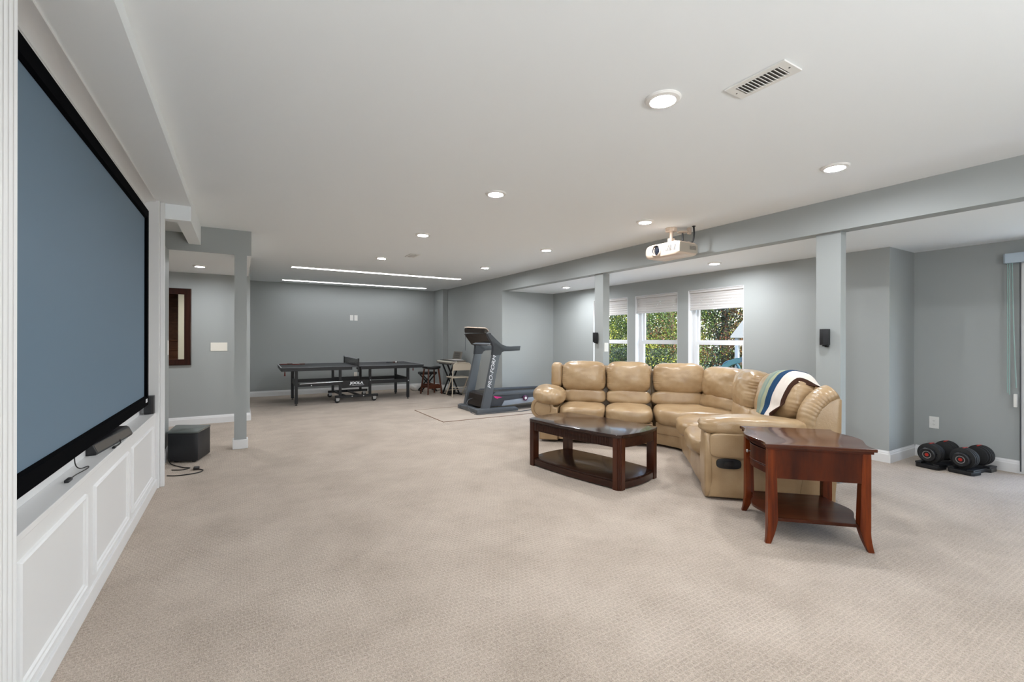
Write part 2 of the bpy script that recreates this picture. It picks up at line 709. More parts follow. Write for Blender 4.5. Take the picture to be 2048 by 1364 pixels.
def struct(name, bm, m, parent=None, smooth=None):
    o = obj(name, bm, m, parent, smooth=smooth)
    if parent is None:
        o['kind'] = 'structure'
    return o


def sbox(name, m, *b, bev=0.0):
    bm = NB()
    box(bm, *b, bev=bev)
    return struct(name, bm, m)


sbox('floor', M['carpet'], -2.8, -3.1, -0.08, 6.85, 11.95, 0.0)
sbox('ceiling', M['ceil'], -2.8, -3.1, HC, 4.84, 11.95, HC + 0.1)
sbox('ceiling_bay', M['ceil'], 4.84, -3.1, LC, 6.85, YA + 0.1, LC + 0.1)
sbox('ceiling_hall', M['ceil'], -2.8, YP + 0.012, LC, 0.05, YH, LC + 0.1)
sbox('ceiling_beam', M['wall'], XB, -3.1, LC, 4.84, YA, HC)
sbox('wall_back', M['wall'], -2.8, YB, 0, 6.8, YB + 0.12, HC)
sbox('wall_right', M['wall'], XB, YA, 0, 4.9, YB, HC)
sbox('wall_right_pier', M['wall'], 4.55, 11.13, 0, XB, YB, HC)
sbox('wall_bay_end', M['wall'], 4.9, YA, 0, 6.2, YA + 0.12, LC)
sbox('wall_front', M['wall'], -2.8, -3.1, 0, 6.85, -3.0, HC)
sbox('wall_hall', M['wall'], -2.8, YH, 0, 0.14, YH + 0.12, HC)
sbox('wall_recess_left', M['wall'], 0.02, YH + 0.12, 0, 0.14, YB, HC)
sbox('wall_hall_left', M['wall'], -0.81, 5.12, 0, -0.69, 6.41, LC, bev=0.012)
sbox('wall_stair', M['wall'], -2.9, -3.0, 0, -2.8, YB, HC)
# T shaped header and post
bm = NB()
box(bm, -2.8, YP, LC, 0.117, YP + 0.012, HC)
box(bm, -2.8, YP + 0.012, LC + 0.1, 0.117, YP + 0.12, HC)
struct('wall_header', bm, M['wall'])
sbox('wall_header_return', M['ceil'], 0.05, YP + 0.012, LC, 0.117, YH, HC)
sbox('pillar_hall', M['wall'], -0.058, YP, 0, 0.07, YP + 0.12, LC)

# screen wall: panelled base, ledge, niche back, pilasters, crown and soffit
sbox('wall_left', M['trim'], -0.86, -3.0, 0, -0.735, 5.06, HC)
bm = NB()
box(bm, -0.735, 2.0, 0, XS, 5.06, 0.645)
struct('wall_left_base', bm, M['trim'])
bm = NB()
box(bm, -0.735, 2.0, 0.645, XS + 0.004, 5.055, 0.671, bev=0.003)
struct('trim_ledge', bm, M['trim'])
sbox('baseboard_left', M['trim'], XS - 0.002, 2.0, 0, XS + 0.012, 5.07, 0.085, bev=0.004)


def moulding(bm, y0, y1, z0, z1, w=0.03, d=0.014):
    """raised picture-frame moulding on the plane x = XS, mitred"""
    prof = [(0, 0.0), (0.003, d * 0.6), (w * 0.3, d), (w * 0.5, d * 0.55), (w * 0.8, d * 0.5), (w, 0.0)]
    loops = []
    for o_, h in prof:
        loops.append([bm.verts.new((XS + h, a, b)) for a, b in ((y0 + o_, z0 + o_), (y1 - o_, z0 + o_), (y1 - o_, z1 - o_), (y0 + o_, z1 - o_))])
    for A, B in zip(loops, loops[1:]):
        for k in range(4):
            bm.faces.new((A[k], A[(k + 1) % 4], B[(k + 1) % 4], B[k]))


for i, (a, b) in enumerate(((2.14, 2.925), (3.06, 3.88), (4.0, 4.87))):
    bm = NB()
    moulding(bm, a, b, 0.13, 0.58)
    struct('trim_%d' % (i + 1), bm, M['trim'])

# far pilaster and its cased edge
sbox('trim_pilaster_far', M['trim'], -0.86, 5.055, 0, -0.612, 5.12, HC, bev=0.004)
sbox('trim_pilaster_far_edge', M['trim'], -0.612, 5.088, 0, -0.579, 5.12, 2.54, bev=0.006)
# near pilaster: fluted casing
bm = NB()
pts = [(-0.74, 1.80), (-0.6, 1.80)]
y = 1.80
for k in range(6):
    y0 = 1.815 + k * 0.036
    for a in range(7):
        t = a / 6
        pts.append((-0.6 - 0.007 * math.sin(PI * t), y0 + 0.026 * t))
pts += [(-0.6, 2.022), (-0.612, 2.03), (-0.74, 2.03)]
prism(bm, pts, 0, 2.541, 'z')
struct('trim_pilaster_near', bm, M['trim'], smooth=40)
# crown moulding at the head of the niche
bm = NB()
prof = [(-0.735, 2.462), (-0.725, 2.462), (-0.722, 2.470), (-0.725, 2.478), (-0.718, 2.480), (-0.714, 2.488), (-0.718, 2.497)]
for a in range(9):
    t = a / 8 * PI / 2
    prof.append((-0.648 - 0.066 * math.cos(t), 2.530 - 0.033 * (1 - math.sin(t))))
prof += [(-0.637, 2.530), (-0.637, 2.541), (-0.735, 2.541)]
prism(bm, prof, 2.0, 5.056, 'y')
struct('trim_crown', bm, M['trim'], smooth=35)
# soffit above the screen, stepped down past the pilaster
sbox('ceiling_soffit', M['ceil'], -0.735, -3.0, 2.541, -0.39, 5.13, HC)
bm = NB()
box(bm, -0.69, 5.125, 2.405, -0.39, 5.235, HC)
box(bm, -0.505, 5.235, 2.405, -0.39, YP, HC)
struct('ceiling_soffit_step', bm, M['ceil'])
sbox('ceiling_soffit_inner', M['ceil'], -0.9, 5.235, 2.53, -0.505, YP, HC)

# columns under the beam
sbox('column', M['wall'], 4.742, 5.235, 0, 4.872, 5.425, LC, bev=0.003)
sbox('column', M['wall'], 4.742, 2.042, 0, 4.842, 2.252, LC, bev=0.003)

# window wall with three openings
WIN = [(5.98, 6.905), (4.885, 5.793), (3.772, 4.685)]
WZ0, WZ1 = 0.52, 2.08
bm = NB()
X0, X1 = XW, XW + 0.2
box(bm, X0, 2.12, 0, X1, YA + 0.12, WZ0)
box(bm, X0, 2.12, WZ1, X1, YA + 0.12, LC + 0.1)
edges = [2.12, 3.772, 4.685, 4.885, 5.793, 5.98, 6.905, YA + 0.12]
for a, b in zip(edges[0::2], edges[1::2]):
    box(bm, X0, a, WZ0, X1, b, WZ1)
struct('wall_right_window', bm, M['wall'])
bm = NB()
box(bm, X0 + 0.2, 2.12, 0, XF, 2.24, LC + 0.1)
struct('wall_right_jog', bm, M['wall'])
bm = NB()
DY0, DY1, DZ = -0.7, 1.20, 2.06
box(bm, XF, DY1, 0, XF + 0.15, 2.24, LC + 0.1)
box(bm, XF, DY0, DZ, XF + 0.15, DY1, LC + 0.1)
box(bm, XF, -3.1, 0, XF + 0.15, DY0, LC + 0.1)
struct('wall_right_far', bm, M['wall'])
# reveals painted white
for i, (a, b) in enumerate(WIN):
    w = thing('window_%d' % (i + 1), None, None, (XW + 0.12, (a + b) / 2, WZ0), 0, kind='structure')
    bm = NB()
    t = 0.008
    box(bm, XW + 0.002, b - t, WZ0 + 0.02, XW + 0.2, b - 0.0005, WZ1 - t)
    box(bm, XW + 0.002, a + 0.0005, WZ0 + 0.02, XW + 0.2, a + t, WZ1 - t)
    box(bm, XW + 0.002, a + 0.0005, WZ1 - t, XW + 0.2, b - 0.0005, WZ1 - 0.0005)
    box(bm, XW - 0.02, a + 0.0005, WZ0 + 0.0005, XW + 0.2, b - 0.0005, WZ0 + 0.02)
    obj('reveal', bm, M['vinyl'], w, smooth=None)
    bm = NB()
    fx0, fx1 = XW + 0.11, XW + 0.19
    fw = 0.05
    for (ya, yb, za, zb) in ((a + t, a + t + fw, WZ0 + 0.02, WZ1 - t), (b - t - fw, b - t, WZ0 + 0.02, WZ1 - t), (a + t + fw, b - t - fw, WZ0 + 0.02, WZ0 + 0.07), (a + t + fw, b - t - fw, WZ1 - 0.06, WZ1 - t)):
        box(bm, fx0, ya, za, fx1, yb, zb)
    obj('window_frame', bm, M['vinyl'], w)
    for zz0, zz1, dx in ((WZ0 + 0.07, 1.29, -0.018), (1.26, WZ1 - 0.06, 0.014)):
        bm = NB()
        ya, yb = a + t + fw, b - t - fw
        sw = 0.035
        x0, x1 = XW + 0.145 + dx - 0.012, XW + 0.145 + dx + 0.014
        box(bm, x0, ya, zz0, x1, ya + sw, zz1)
        box(bm, x0, yb - sw, zz0, x1, yb, zz1)
        box(bm, x0, ya + sw, zz0, x1, yb - sw, zz0 + 0.05)
        box(bm, x0, ya + sw, zz1 - 0.05, x1, yb - sw, zz1)
        sash = obj('sash', bm, M['vinyl'], w)
        bm = NB()
        xm = (x0 + x1) / 2
        box(bm, xm - 0.002, ya + sw - 0.005, zz0 + 0.045, xm + 0.002, yb - sw + 0.005, zz1 - 0.045)
        obj('pane', bm, M['glass'], sash, smooth=None)

# sliding door at the far right
d = thing('door_1', None, None, (XF + 0.07, 0.25, 0), 0, kind='structure')
bm = NB()
for (ya, yb, za, zb) in ((DY0, DY0 + 0.06, 0, DZ), (DY1 - 0.06, DY1, 0, DZ), (DY0 + 0.06, DY1 - 0.06, DZ - 0.06, DZ), (DY0 + 0.06, DY1 - 0.06, 0, 0.05)):
    box(bm, XF + 0.01, ya, za, XF + 0.14, yb, zb)
obj('door_frame', bm, M['vinyl'], d)
for ya, yb, x0 in ((DY0 + 0.06, 0.29, XF + 0.03), (0.21, DY1 - 0.06, XF + 0.08)):
    bm = NB()
    s = 0.07
    for (a_, b_, za, zb) in ((ya, ya + s, 0.05, DZ - 0.06), (yb - s, yb, 0.05, DZ - 0.06), (ya + s, yb - s, 0.05, 0.05 + s), (ya + s, yb - s, DZ - 0.06 - s, DZ - 0.06)):
        box(bm, x0, a_, za, x0 + 0.04, b_, zb)
    pn = obj('door_panel', bm, M['vinyl'], d)
    bm = NB()
    box(bm, x0 + 0.018, ya + s, 0.05 + s, x0 + 0.022, yb - s, DZ - 0.06 - s)
    obj('pane', bm, M['glass'], pn, smooth=None)
sbox('trim_door', M['trim'], XF - 0.018, DY1 - 0.005, 0, XF + 0.001, DY1 + 0.085, DZ + 0.08, bev=0.004)


# baseboards: profile swept along straight runs on the room side
def baseboard(name, p0, p1, n, h=0.125, t=0.016):
    """p0->p1 along the wall foot; n = direction into the room"""
    prof = [(0, 0), (t, 0), (t, h * 0.7), (t * 0.75, h * 0.78), (t * 0.7, h * 0.86), (t * 0.35, h * 0.95), (t * 0.3, h), (0, h)]
    bm = NB()
    A = []
    B = []
    for o_, z in prof:
        A.append(bm.verts.new((p0[0] + n[0] * o_, p0[1] + n[1] * o_, z)))
        B.append(bm.verts.new((p1[0] + n[0] * o_, p1[1] + n[1] * o_, z)))
    k = len(prof)
    for i in range(k):
        bm.faces.new((A[i], A[(i + 1) % k], B[(i + 1) % k], B[i]))
    bm.faces.new(A)
    bm.faces.new(B)
    return struct(name, bm, M['trim'])


baseboard('baseboard_back', (0.14, YB), (4.55, YB), (0, -1))
baseboard('baseboard_recess_left', (0.14, YH - 0.016), (0.14, YB - 0.016), (1, 0))
baseboard('baseboard_hall', (-2.6, YH), (0.14, YH), (0, -1))
baseboard('baseboard_pier_side', (4.55, 11.13), (4.55, YB - 0.016), (-1, 0))
baseboard('baseboard_pier_front', (4.534, 11.13), (XB, 11.13), (0, -1))
baseboard('baseboard_right', (XB, YA), (XB, 11.114), (-1, 0))
baseboard('baseboard_bay_end', (XB - 0.016, YA), (XW - 0.016, YA), (0, -1))
baseboard('baseboard_window', (XW, 2.12), (XW, YA), (-1, 0))
baseboard('baseboard_jog', (XW - 0.016, 2.12), (XF, 2.12), (0, -1))
baseboard('baseboard_far', (XF, DY1 + 0.085), (XF, 2.104), (-1, 0))
baseboard('baseboard_hall_left', (-0.69, 5.12), (-0.69, 6.41), (1, 0))
baseboard('baseboard_hall_left_end', (-0.81, 6.41), (-0.674, 6.41), (0, 1))
bm = NB()
box(bm, -0.074, YP - 0.016, 0, 0.086, YP + 0.136, 0.11, bev=0.005)
struct('baseboard_pillar', bm, M['trim'])

# ------------------------------------------------------------------ ceiling lamps and vents


def ceiling_light(x, y, z, label, r=0.094, group='round recessed ceiling lights', lens='lamp'):
    t = thing('ceiling_light', label, 'ceiling light', (x, y, z), 0, group)
    bm = NB()
    lathe(bm, [(r, 0), (r, -0.004), (r * 0.93, -0.012), (r * 0.72, -0.017), (r * 0.63, -0.012), (r * 0.61, -0.006), (r * 0.61, 0)], (x, y, z), seg=40)
    obj('trim_ring', bm, M['lampwhite'], t)
    bm = NB()
    lathe(bm, [(0, -0.0105), (r * 0.62, -0.0105)], (x, y, z), seg=40)
    bm2 = obj('lens', bm, M[lens], t)
    return t


LAB = {
    (0, 0): 'round recessed ceiling light beside the large slatted air vent',
    (0, 1): 'round ceiling light in the soffit-side row, second from the large vent',
    (0, 2): 'round ceiling light in the soffit-side row, third from the large vent',
    (0, 3): 'round ceiling light next to the small ceiling vent, before the light strips',
    (1, 0): 'round ceiling light near the grey beam, above the side table end of the sofa',
    (1, 1): 'round ceiling light just in front of the hanging projector',
    (1, 2): 'round ceiling light along the beam, next one beyond the projector',
    (1, 3): 'round ceiling light along the beam, second one beyond the projector',
}
for i, x in enumerate((1.948, 3.82)):
    for j, y in enumerate((1.685, 3.545, 5.42, 7.345)):
        ceiling_light(x, y, HC, LAB[(i, j)])
ceiling_light(5.337, 3.76, LC, 'round ceiling light in the window bay, seen below the projector', r=0.088, lens='lamp_bay')
ceiling_light(5.392, 6.99, LC, 'round ceiling light at the far end of the window bay, beside the column', r=0.088, lens='lamp_bay')
ceiling_light(-0.478, 7.60, LC, 'round ceiling light in the low hall ceiling before the mirror', r=0.082)
# light strips over the table
for y0, y1, lab in ((8.97, 9.145, 'long white ceiling light strip nearer the sofa, over the table tennis table'),
                    (11.09, 11.27, 'long white ceiling light strip close to the back wall')):
    t = thing('light_strip', lab, 'ceiling light', (2.44, (y0 + y1) / 2, HC), 0, 'long light strips')
    bm = NB()
    x0, x1 = (0.785, 4.11)
    for (a, b, c, e) in ((x0, y0, x1, y0 + 0.012), (x0, y1 - 0.012, x1, y1), (x0, y0 + 0.012, x0 + 0.012, y1 - 0.012), (x1 - 0.012, y0 + 0.012, x1, y1 - 0.012)):
        box(bm, a, b, HC - 0.012, c, e, HC)
    obj('housing', bm, M['lampwhite'], t, smooth=None)
    bm = NB()
    box(bm, x0 + 0.012, y0 + 0.012, HC - 0.009, x1 - 0.012, y1 - 0.012, HC - 0.001)
    obj('lens', bm, M['strip'], t, smooth=None)


def vent(x0, y0, x1, y1, z, label, nsl=12):
    t = thing('ceiling_vent', label, 'vent', ((x0 + x1) / 2, (y0 + y1) / 2, z), 0, None)
    f = 0.028
    bm = NB()
    yi0, yi1 = y0 + f + 0.012, y1 - f - 0.012
    for (a, b, c, e) in ((x0, y0, x1, yi0), (x0, yi1, x1, y1), (x0, yi0, x0 + f, yi1), (x1 - f, yi0, x1, yi1)):
        box(bm, a, b, z - 0.009, c, e, z - 0.001)
    obj('vent_frame', bm, M['white'], t)
    bm = NB()
    box(bm, x0 + 0.01, y0 + 0.01, z - 0.002, x1 - 0.01, y1 - 0.01, z - 0.0005)
    obj('duct', bm, M['dark_gap'], t, smooth=None)
    L = (y1 - f - 0.012) - (y0 + f + 0.012)
    proto = None
    for k in range(nsl):
        yy = y0 + f + 0.012 + L * (k + 0.5) / nsl
        if proto is None:
            bm = NB()
            w = x1 - x0 - 2 * f + 0.004
            box(bm, -w / 2, -0.0075, -0.0012, w / 2, 0.0075, 0.0012, M=Matrix.Rotation(math.radians(35), 4, 'X'))
            proto = obj('slat', bm, M['white'], t, local=True, smooth=None)
            s = proto
        else:
            s = proto.copy()
            COL.objects.link(s)
            s.parent = t
        s.location = (0, yy - (y0 + y1) / 2, -0.008)
    for yy in (y0 + 0.018, y1 - 0.018):
        bm = NB()
        lathe(bm, [(0, -0.0115), (0.004, -0.0105), (0.0045, -0.009)], ((x0 + x1) / 2, yy, z), seg=10)
        obj('screw', bm, M['dark_gap'], t)
    return t


vent(2.148, 1.155, 2.30, 1.457, HC, 'large white slatted ceiling vent close overhead')
vent(2.225, 6.72, 2.375, 7.02, HC, 'small white ceiling vent between round lights in the middle of the room', 10)
vent(2.17, 11.43, 2.34, 11.56, HC, 'flush ceiling vent against the back wall, beyond the light strips', 5)


# ------------------------------------------------------------------ outlets and switches
def plate(name, label, c, u, n, w, h, kind, m, gang=1):
    """c centre on wall, u horizontal unit along wall, n normal into the room"""
    t = thing(name, label, 'outlet' if 'outlet' in name else ('switch' if 'switch' in name else 'wall plate'), c)
    Mx = frameM(Vector(c), u, (0, 0, 1))
    s = 1 if Vector(u).cross(Vector((0, 0, 1))).dot(Vector(n)) > 0 else -1
    bm = NB()
    box(bm, -w / 2, -h / 2, 0 if s > 0 else -0.007, w / 2, h / 2, 0.007 if s > 0 else 0, bev=0.002, seg=1, M=Mx)
    obj('plate', bm, m, t)
    if kind == 'outlet':
        for zz in (-0.02, 0.02):
            bm = NB()
            z0, z1 = (0.006, 0.009) if s > 0 else (-0.009, -0.006)
            box(bm, -0.016, zz - 0.013, z0, 0.016, zz + 0.013, z1, bev=0.001, seg=1, M=Mx)
            r = obj('socket', bm, m, t)
            bm = NB()
            z0, z1 = (0.0088, 0.0094) if s > 0 else (-0.0094, -0.0088)
            for xx in (-0.006, 0.006):
                box(bm, xx - 0.001, zz - 0.002, z0, xx + 0.001, zz + 0.006, z1, M=Mx)
            box(bm, -0.002, zz - 0.009, z0, 0.002, zz - 0.006, z1, M=Mx)
            obj('slots', bm, M['dark_gap'], r, smooth=None)
    elif kind == 'switch':
        for g in range(gang):
            xx = (g - (gang - 1) / 2) * 0.046
            bm = NB()
            z0, z1 = (0.006, 0.010) if s > 0 else (-0.010, -0.006)
            box(bm, xx - 0.016, -0.033, z0, xx + 0.016, 0.033, z1, bev=0.0015, seg=1, M=Mx)
            obj('rocker', bm, m, t)
    return t


plate('outlet', 'white outlet low on the far wall above the dumbbells', (XF, 1.942, 0.402), (0, 1, 0), (-1, 0, 0), 0.085, 0.132, 'outlet', M['white'])
plate('outlet', 'outlet low on the wall behind the treadmill upright', (XB, 8.70, 0.40), (0, 1, 0), (-1, 0, 0), 0.09, 0.14, 'outlet', M['white'])
plate('outlet', 'beige outlet on the back wall seen under the table tennis net', (2.484, YB, 0.42), (1, 0, 0), (0, -1, 0), 0.078, 0.12, 'outlet', M['almond'])
plate('wall_plate', 'blank plate of the back wall pair, the one nearer the hall', (2.387, YB, 1.838), (1, 0, 0), (0, -1, 0), 0.08, 0.135, 'blank', M['white'])
plate('wall_plate', 'blank plate of the back wall pair, the one nearer the treadmill', (2.49, YB, 1.838), (1, 0, 0), (0, -1, 0), 0.08, 0.135, 'blank', M['white'])
plate('light_switch', 'wide white switch plate on the hall wall beside the mirror', (-0.282, YH, 1.191), (1, 0, 0), (0, -1, 0), 0.222, 0.132, 'blank', M['almond'])
plate('light_switch', 'white switch on the column beside the first window', (4.807, 5.235, 1.20), (1, 0, 0), (0, -1, 0), 0.08, 0.135, 'switch', M['white'])
plate('light_switch', 'white switch on the narrow wall end by the hall corner', (-0.69, 6.30, 1.22), (0, 1, 0), (1, 0, 0), 0.075, 0.16, 'switch', M['white'])

# ------------------------------------------------------------------ window shades
for i, (a, b) in enumerate(WIN):
    lab = ['pleated shade on the window half hidden by the column', 'pleated shade on the middle one of three windows',
           'pleated shade on the window nearest the sliding door side'][i]
    t = thing('window_shade', 'light grey ' + lab, 'window shade', (XW + 0.05, (a + b) / 2, WZ1), 0, 'pleated window shades')
    bm = NB()
    box(bm, XW + 0.015, a + 0.012, WZ1 - 0.045, XW + 0.075, b - 0.012, WZ1 - 0.01, bev=0.004, seg=1)
    obj('headrail', bm, M['shade'], t)
    z1, z0 = WZ1 - 0.045, 1.795
    npl = 6
    ph = (z1 - z0) / npl
    for k in range(npl):
        bm = NB()
        za = z0 + ph * k
        d = 0.009
        poly = [(XW + 0.045 - d, za + ph / 2), (XW + 0.045 - 0.004, za + 0.001), (XW + 0.045 + 0.004, za + 0.001), (XW + 0.045 + d, za + ph / 2),
                (XW + 0.045 + 0.004, za + ph - 0.001), (XW + 0.045 - 0.004, za + ph - 0.001)]
        prism(bm, poly, a + 0.014, b - 0.014, 'y')
        obj('pleat', bm, M['shade'], t, smooth=None)
    bm = NB()
    box(bm, XW + 0.025, a + 0.012, z0 - 0.022, XW + 0.065, b - 0.012, z0, bev=0.003, seg=1)
    obj('bottom_rail', bm, M['shade'], t)
    bm = NB()
    box(bm, XW + 0.012, (a + b) / 2 - 0.03, z0 - 0.026, XW + 0.026, (a + b) / 2 + 0.03, z0 - 0.012, bev=0.002, seg=1)
    obj('pull_tab', bm, M['white'], t)

# vertical blind at the sliding door
t = thing('vertical_blind', 'pale blue valance of a vertical blind with hanging cords at the frame edge', 'blind', (XF - 0.06, 1.39, 2.18))
bm = NB()
prism(bm, [(XF - 0.002, 1.39), (XF - 0.085, 1.39), (XF - 0.1, 1.375), (XF - 0.1, -0.8), (XF - 0.002, -0.8)], 2.09, 2.186, 'z', bev=0.003)
obj('valance', bm, M['valance'], t)
for yy, zb in ((1.362, 0.80), (1.348, 0.78)):
    bm = NB()
    tube(bm, [(XF - 0.075, yy, 2.09), (XF - 0.075, yy, zb)], 0.0045, 8)
    obj('cord', bm, M['cord'], t)
bm = NB()
tube(bm, spline([(XF - 0.06, 1.335, 2.09), (XF - 0.06, 1.325, 1.5), (XF - 0.06, 1.305, 0.85)], 8), 0.0045, 8)
obj('cord', bm, M['cord'], t)
bm = NB()
box(bm, XF - 0.075, 1.298, 0.66, XF - 0.045, 1.322, 0.79, bev=0.006)
obj('cord_weight', bm, M['white'], t)
bm = NB()
tube(bm, [(XF - 0.06, 1.278, 2.09), (XF - 0.06, 1.274, 0.03)], 0.006, 8)
obj('wand', bm, M['cable_grey'], t, label='dark slim wand')

# ------------------------------------------------------------------ projection screen
t = thing('projection_screen', 'wide grey projection screen in a black velvet frame inside the white panelled niche', 'projection screen', (-0.7, 3.47, 0.75))
SY0, SY1, SZ0, SZ1, SX = 2.0, 4.965, 0.752, 2.424, -0.68
fb = 0.085
bm = NB()


def frame_bar(bm, y0, z0, y1, z1, yi0, zi0, yi1, zi1):
    pass


prof = [(0.0, -0.025), (0.0, 0.0), (0.006, 0.006), (fb - 0.01, 0.006), (fb, -0.006), (fb, -0.02)]
loops = []
for o_, h in prof:
    loops.append([bm.verts.new((SX + h, a, b)) for a, b in ((SY0 + o_, SZ0 + o_), (SY1 - o_, SZ0 + o_), (SY1 - o_, SZ1 - o_), (SY0 + o_, SZ1 - o_))])
for A, B in zip(loops, loops[1:]):
    for k in range(4):
        bm.faces.new((A[k], A[(k + 1) % 4], B[(k + 1) % 4], B[k]))
obj('frame', bm, M['velvet'], t)
bm = NB()
box(bm, SX - 0.025, SY0 + 0.02, SZ0 + 0.02, SX - 0.012, SY1 - 0.02, SZ1 - 0.02)
obj('screen_surface', bm, M['screen'], t, smooth=None)
bm = NB()
box(bm, SX + 0.0055, 4.83, 0.785, SX + 0.008, 4.90, 0.815)
obj('badge', bm, M['lettering'], t, smooth=None, label='tiny white badge at the frame corner')
bm = NB()
for yy in (2.6, 3.5, 4.4):
    box(bm, -0.735, yy - 0.05, 2.2, -0.704, yy + 0.05, 2.3)
    box(bm, -0.735, yy - 0.05, 0.9, -0.704, yy + 0.05, 1.0)
obj('wall_bracket', bm, M['blackm'], t, smooth=None)

# sound bar on the ledge
t = thing('sound_bar', 'short black sound bar lying on the white ledge below the screen', 'speaker', (-0.70, 3.68, 0.671), math.radians(-6))
Mx = WM[t.name]
bm = NB()
prism(bm, [(-0.03, 0.0), (0.04, 0.0), (0.046, 0.012), (0.026, 0.058), (0.012, 0.066), (-0.03, 0.066)], -0.30, 0.30, 'y', bev=0.004)
obj('body', bm, M['black'], t, local=True)
bm = NB()
prism(bm, [(0.0465, 0.014), (0.0285, 0.054), (0.0275, 0.0535), (0.0455, 0.0135)], -0.285, 0.285, 'y')
obj('grille', bm, mat('grille_cloth', (84, 79, 73), 0.7, bump=0.3, bscale=600), t, local=True, smooth=None)
# surround speaker at the niche end
t = thing('speaker', 'small upright black speaker at the far end of the white ledge, by the screen corner', 'speaker', (-0.67, 4.985, 0.671))
bm = NB()
prism(bm, [(-0.703, 4.955), (-0.655, 4.955), (-0.640, 4.97), (-0.640, 5.035), (-0.703, 5.035)], 0.671, 0.828, 'z', bev=0.004)
obj('body', bm, M['black'], t)
bm = NB()
box(bm, -0.700, 4.953, 0.69, -0.66, 4.9555, 0.815)
obj('grille', bm, M['sub'], t, smooth=None)
# sensor cable on the ledge
t = thing('sensor_cable', 'thin black cable dangling below the screen onto the white ledge', 'cable', (-0.69, 2.9, 0.671))
bm = NB()
tube(bm, spline([(-0.70, 3.03, 0.76), (-0.70, 3.05, 0.70), (-0.685, 3.06, 0.676), (-0.665, 3.10, 0.675), (-0.655, 3.05, 0.675), (-0.672, 2.93, 0.675), (-0.672, 2.86, 0.675)], 8), 0.0025, 6)
obj('wire', bm, M['cable'], t)
bm = NB()
box(bm, -0.682, 2.80, 0.671, -0.664, 2.86, 0.685, bev=0.004)
obj('sensor', bm, M['black'], t)
t = thing('power_cable', 'short black cable curled in front of the sound bar on the ledge', 'cable', (-0.645, 3.6, 0.671))
bm = NB()
tube(bm, spline([(-0.652, 3.74, 0.690), (-0.640, 3.70, 0.676), (-0.638, 3.62, 0.675), (-0.647, 3.56, 0.675), (-0.643, 3.60, 0.675)], 8), 0.0035, 6)
obj('wire', bm, M['cable'], t)
bm = NB()
box(bm, -0.650, 3.53, 0.671, -0.636, 3.57, 0.683, bev=0.003)
obj('plug', bm, M['black'], t)

# subwoofer by the hall
t = thing('subwoofer', 'black cabinet subwoofer with a grey sheen painted on its top on the carpet beside the hall', 'speaker', (-0.48, 6.15, 0))
poly = [(-0.655, 6.02), (-0.42, 5.90), (-0.385, 5.905), (-0.293, 6.26), (-0.30, 6.285), (-0.60, 6.44), (-0.625, 6.43)]
cxy = (sum(p[0] for p in poly) / 7, sum(p[1] for p in poly) / 7)


def grow(poly, s):
    return [(cxy[0] + (p[0] - cxy[0]) * s, cxy[1] + (p[1] - cxy[1]) * s) for p in poly]


bm = NB()
prism(bm, poly, 0.018, 0.312, 'z', bev=0.004)
obj('cabinet', bm, M['sub'], t)
bm = NB()
prism(bm, grow(poly, 1.025), 0.314, 0.332, 'z', bev=0.004)
obj('top', bm, M['subtop_sheen'], t)
for (a, b) in ((-0.58, 6.04), (-0.42, 5.97), (-0.35, 6.22), (-0.57, 6.36)):
    bm = NB()
    cyl(bm, (a, b, 0), (a, b, 0.02), 0.02, 14)
    obj('foot', bm, M['rubber'], t)
t = thing('power_cable', 'black power cord with a loose plug on the carpet in front of the subwoofer', 'cable', (-0.5, 5.7, 0))
bm = NB()
tube(bm, spline([(-0.645, 6.0, 0.05), (-0.62, 5.93, 0.008), (-0.50, 5.72, 0.006), (-0.435, 5.66, 0.006), (-0.50, 5.62, 0.006), (-0.585, 5.66, 0.006)], 10), 0.005, 6)
tube(bm, spline([(-0.60, 5.45, 0.006), (-0.50, 5.40, 0.006), (-0.36, 5.42, 0.006), (-0.315, 5.50, 0.006), (-0.36, 5.57, 0.006)], 10), 0.005, 6)
obj('wire', bm, M['cable'], t)
bm = NB()
box(bm, -0.40, 5.55, 0.0, -0.35, 5.61, 0.028, bev=0.006)
obj('plug', bm, M['cable'], t)

# ------------------------------------------------------------------ mirror and the stair it reflects
t = thing('mirror', 'tall mirror in a dark wood frame on the hall wall', 'mirror', (-0.95, YH, 0.91))
mx0, mx1, mz0, mz1, fw = -1.27, -0.637, 0.915, 2.078, 0.09
bm = NB()
prof = [(0, 0.0), (0, 0.028), (0.012, 0.036), (fw - 0.02, 0.022), (fw, 0.018), (fw, 0.004)]
loops = []
for o_, h in prof:
    loops.append([bm.verts.new((a, YH - h, b)) for a, b in ((mx0 + o_, mz0 + o_), (mx1 - o_, mz0 + o_), (mx1 - o_, mz1 - o_), (mx0 + o_, mz1 - o_))])
for A, B in zip(loops, loops[1:]):
    for k in range(4):
        bm.faces.new((A[k], A[(k + 1) % 4], B[(k + 1) % 4], B[k]))
obj('frame', bm, M['frame_wood'], t)
bm = NB()
box(bm, mx0 + fw - 0.01, YH - 0.008, mz0 + fw - 0.01, mx1 - fw + 0.01, YH - 0.004, mz1 - fw + 0.01)
obj('mirror_glass', bm, M['mirror'], t, smooth=None)
t = thing('staircase', 'dark brown wooden stair with a cream side board seen in the hall mirror', 'stairs', (-1.4, 7.0, 0))
proto = None
for k in range(13):
    bm = NB()
    y0 = 7.15 - 0.25 * k
    z1 = 0.185 * (k + 1)
    box(bm, -2.1, y0 - 0.25, max(0, z1 - 0.30), -0.975, y0, z1 - 0.03)
    box(bm, -2.1, y0 - 0.25, z1 - 0.03, -0.975, y0 + 0.025, z1, bev=0.006, seg=1)
    obj('step', bm, M['stairwood'], t, smooth=None)
bm = NB()
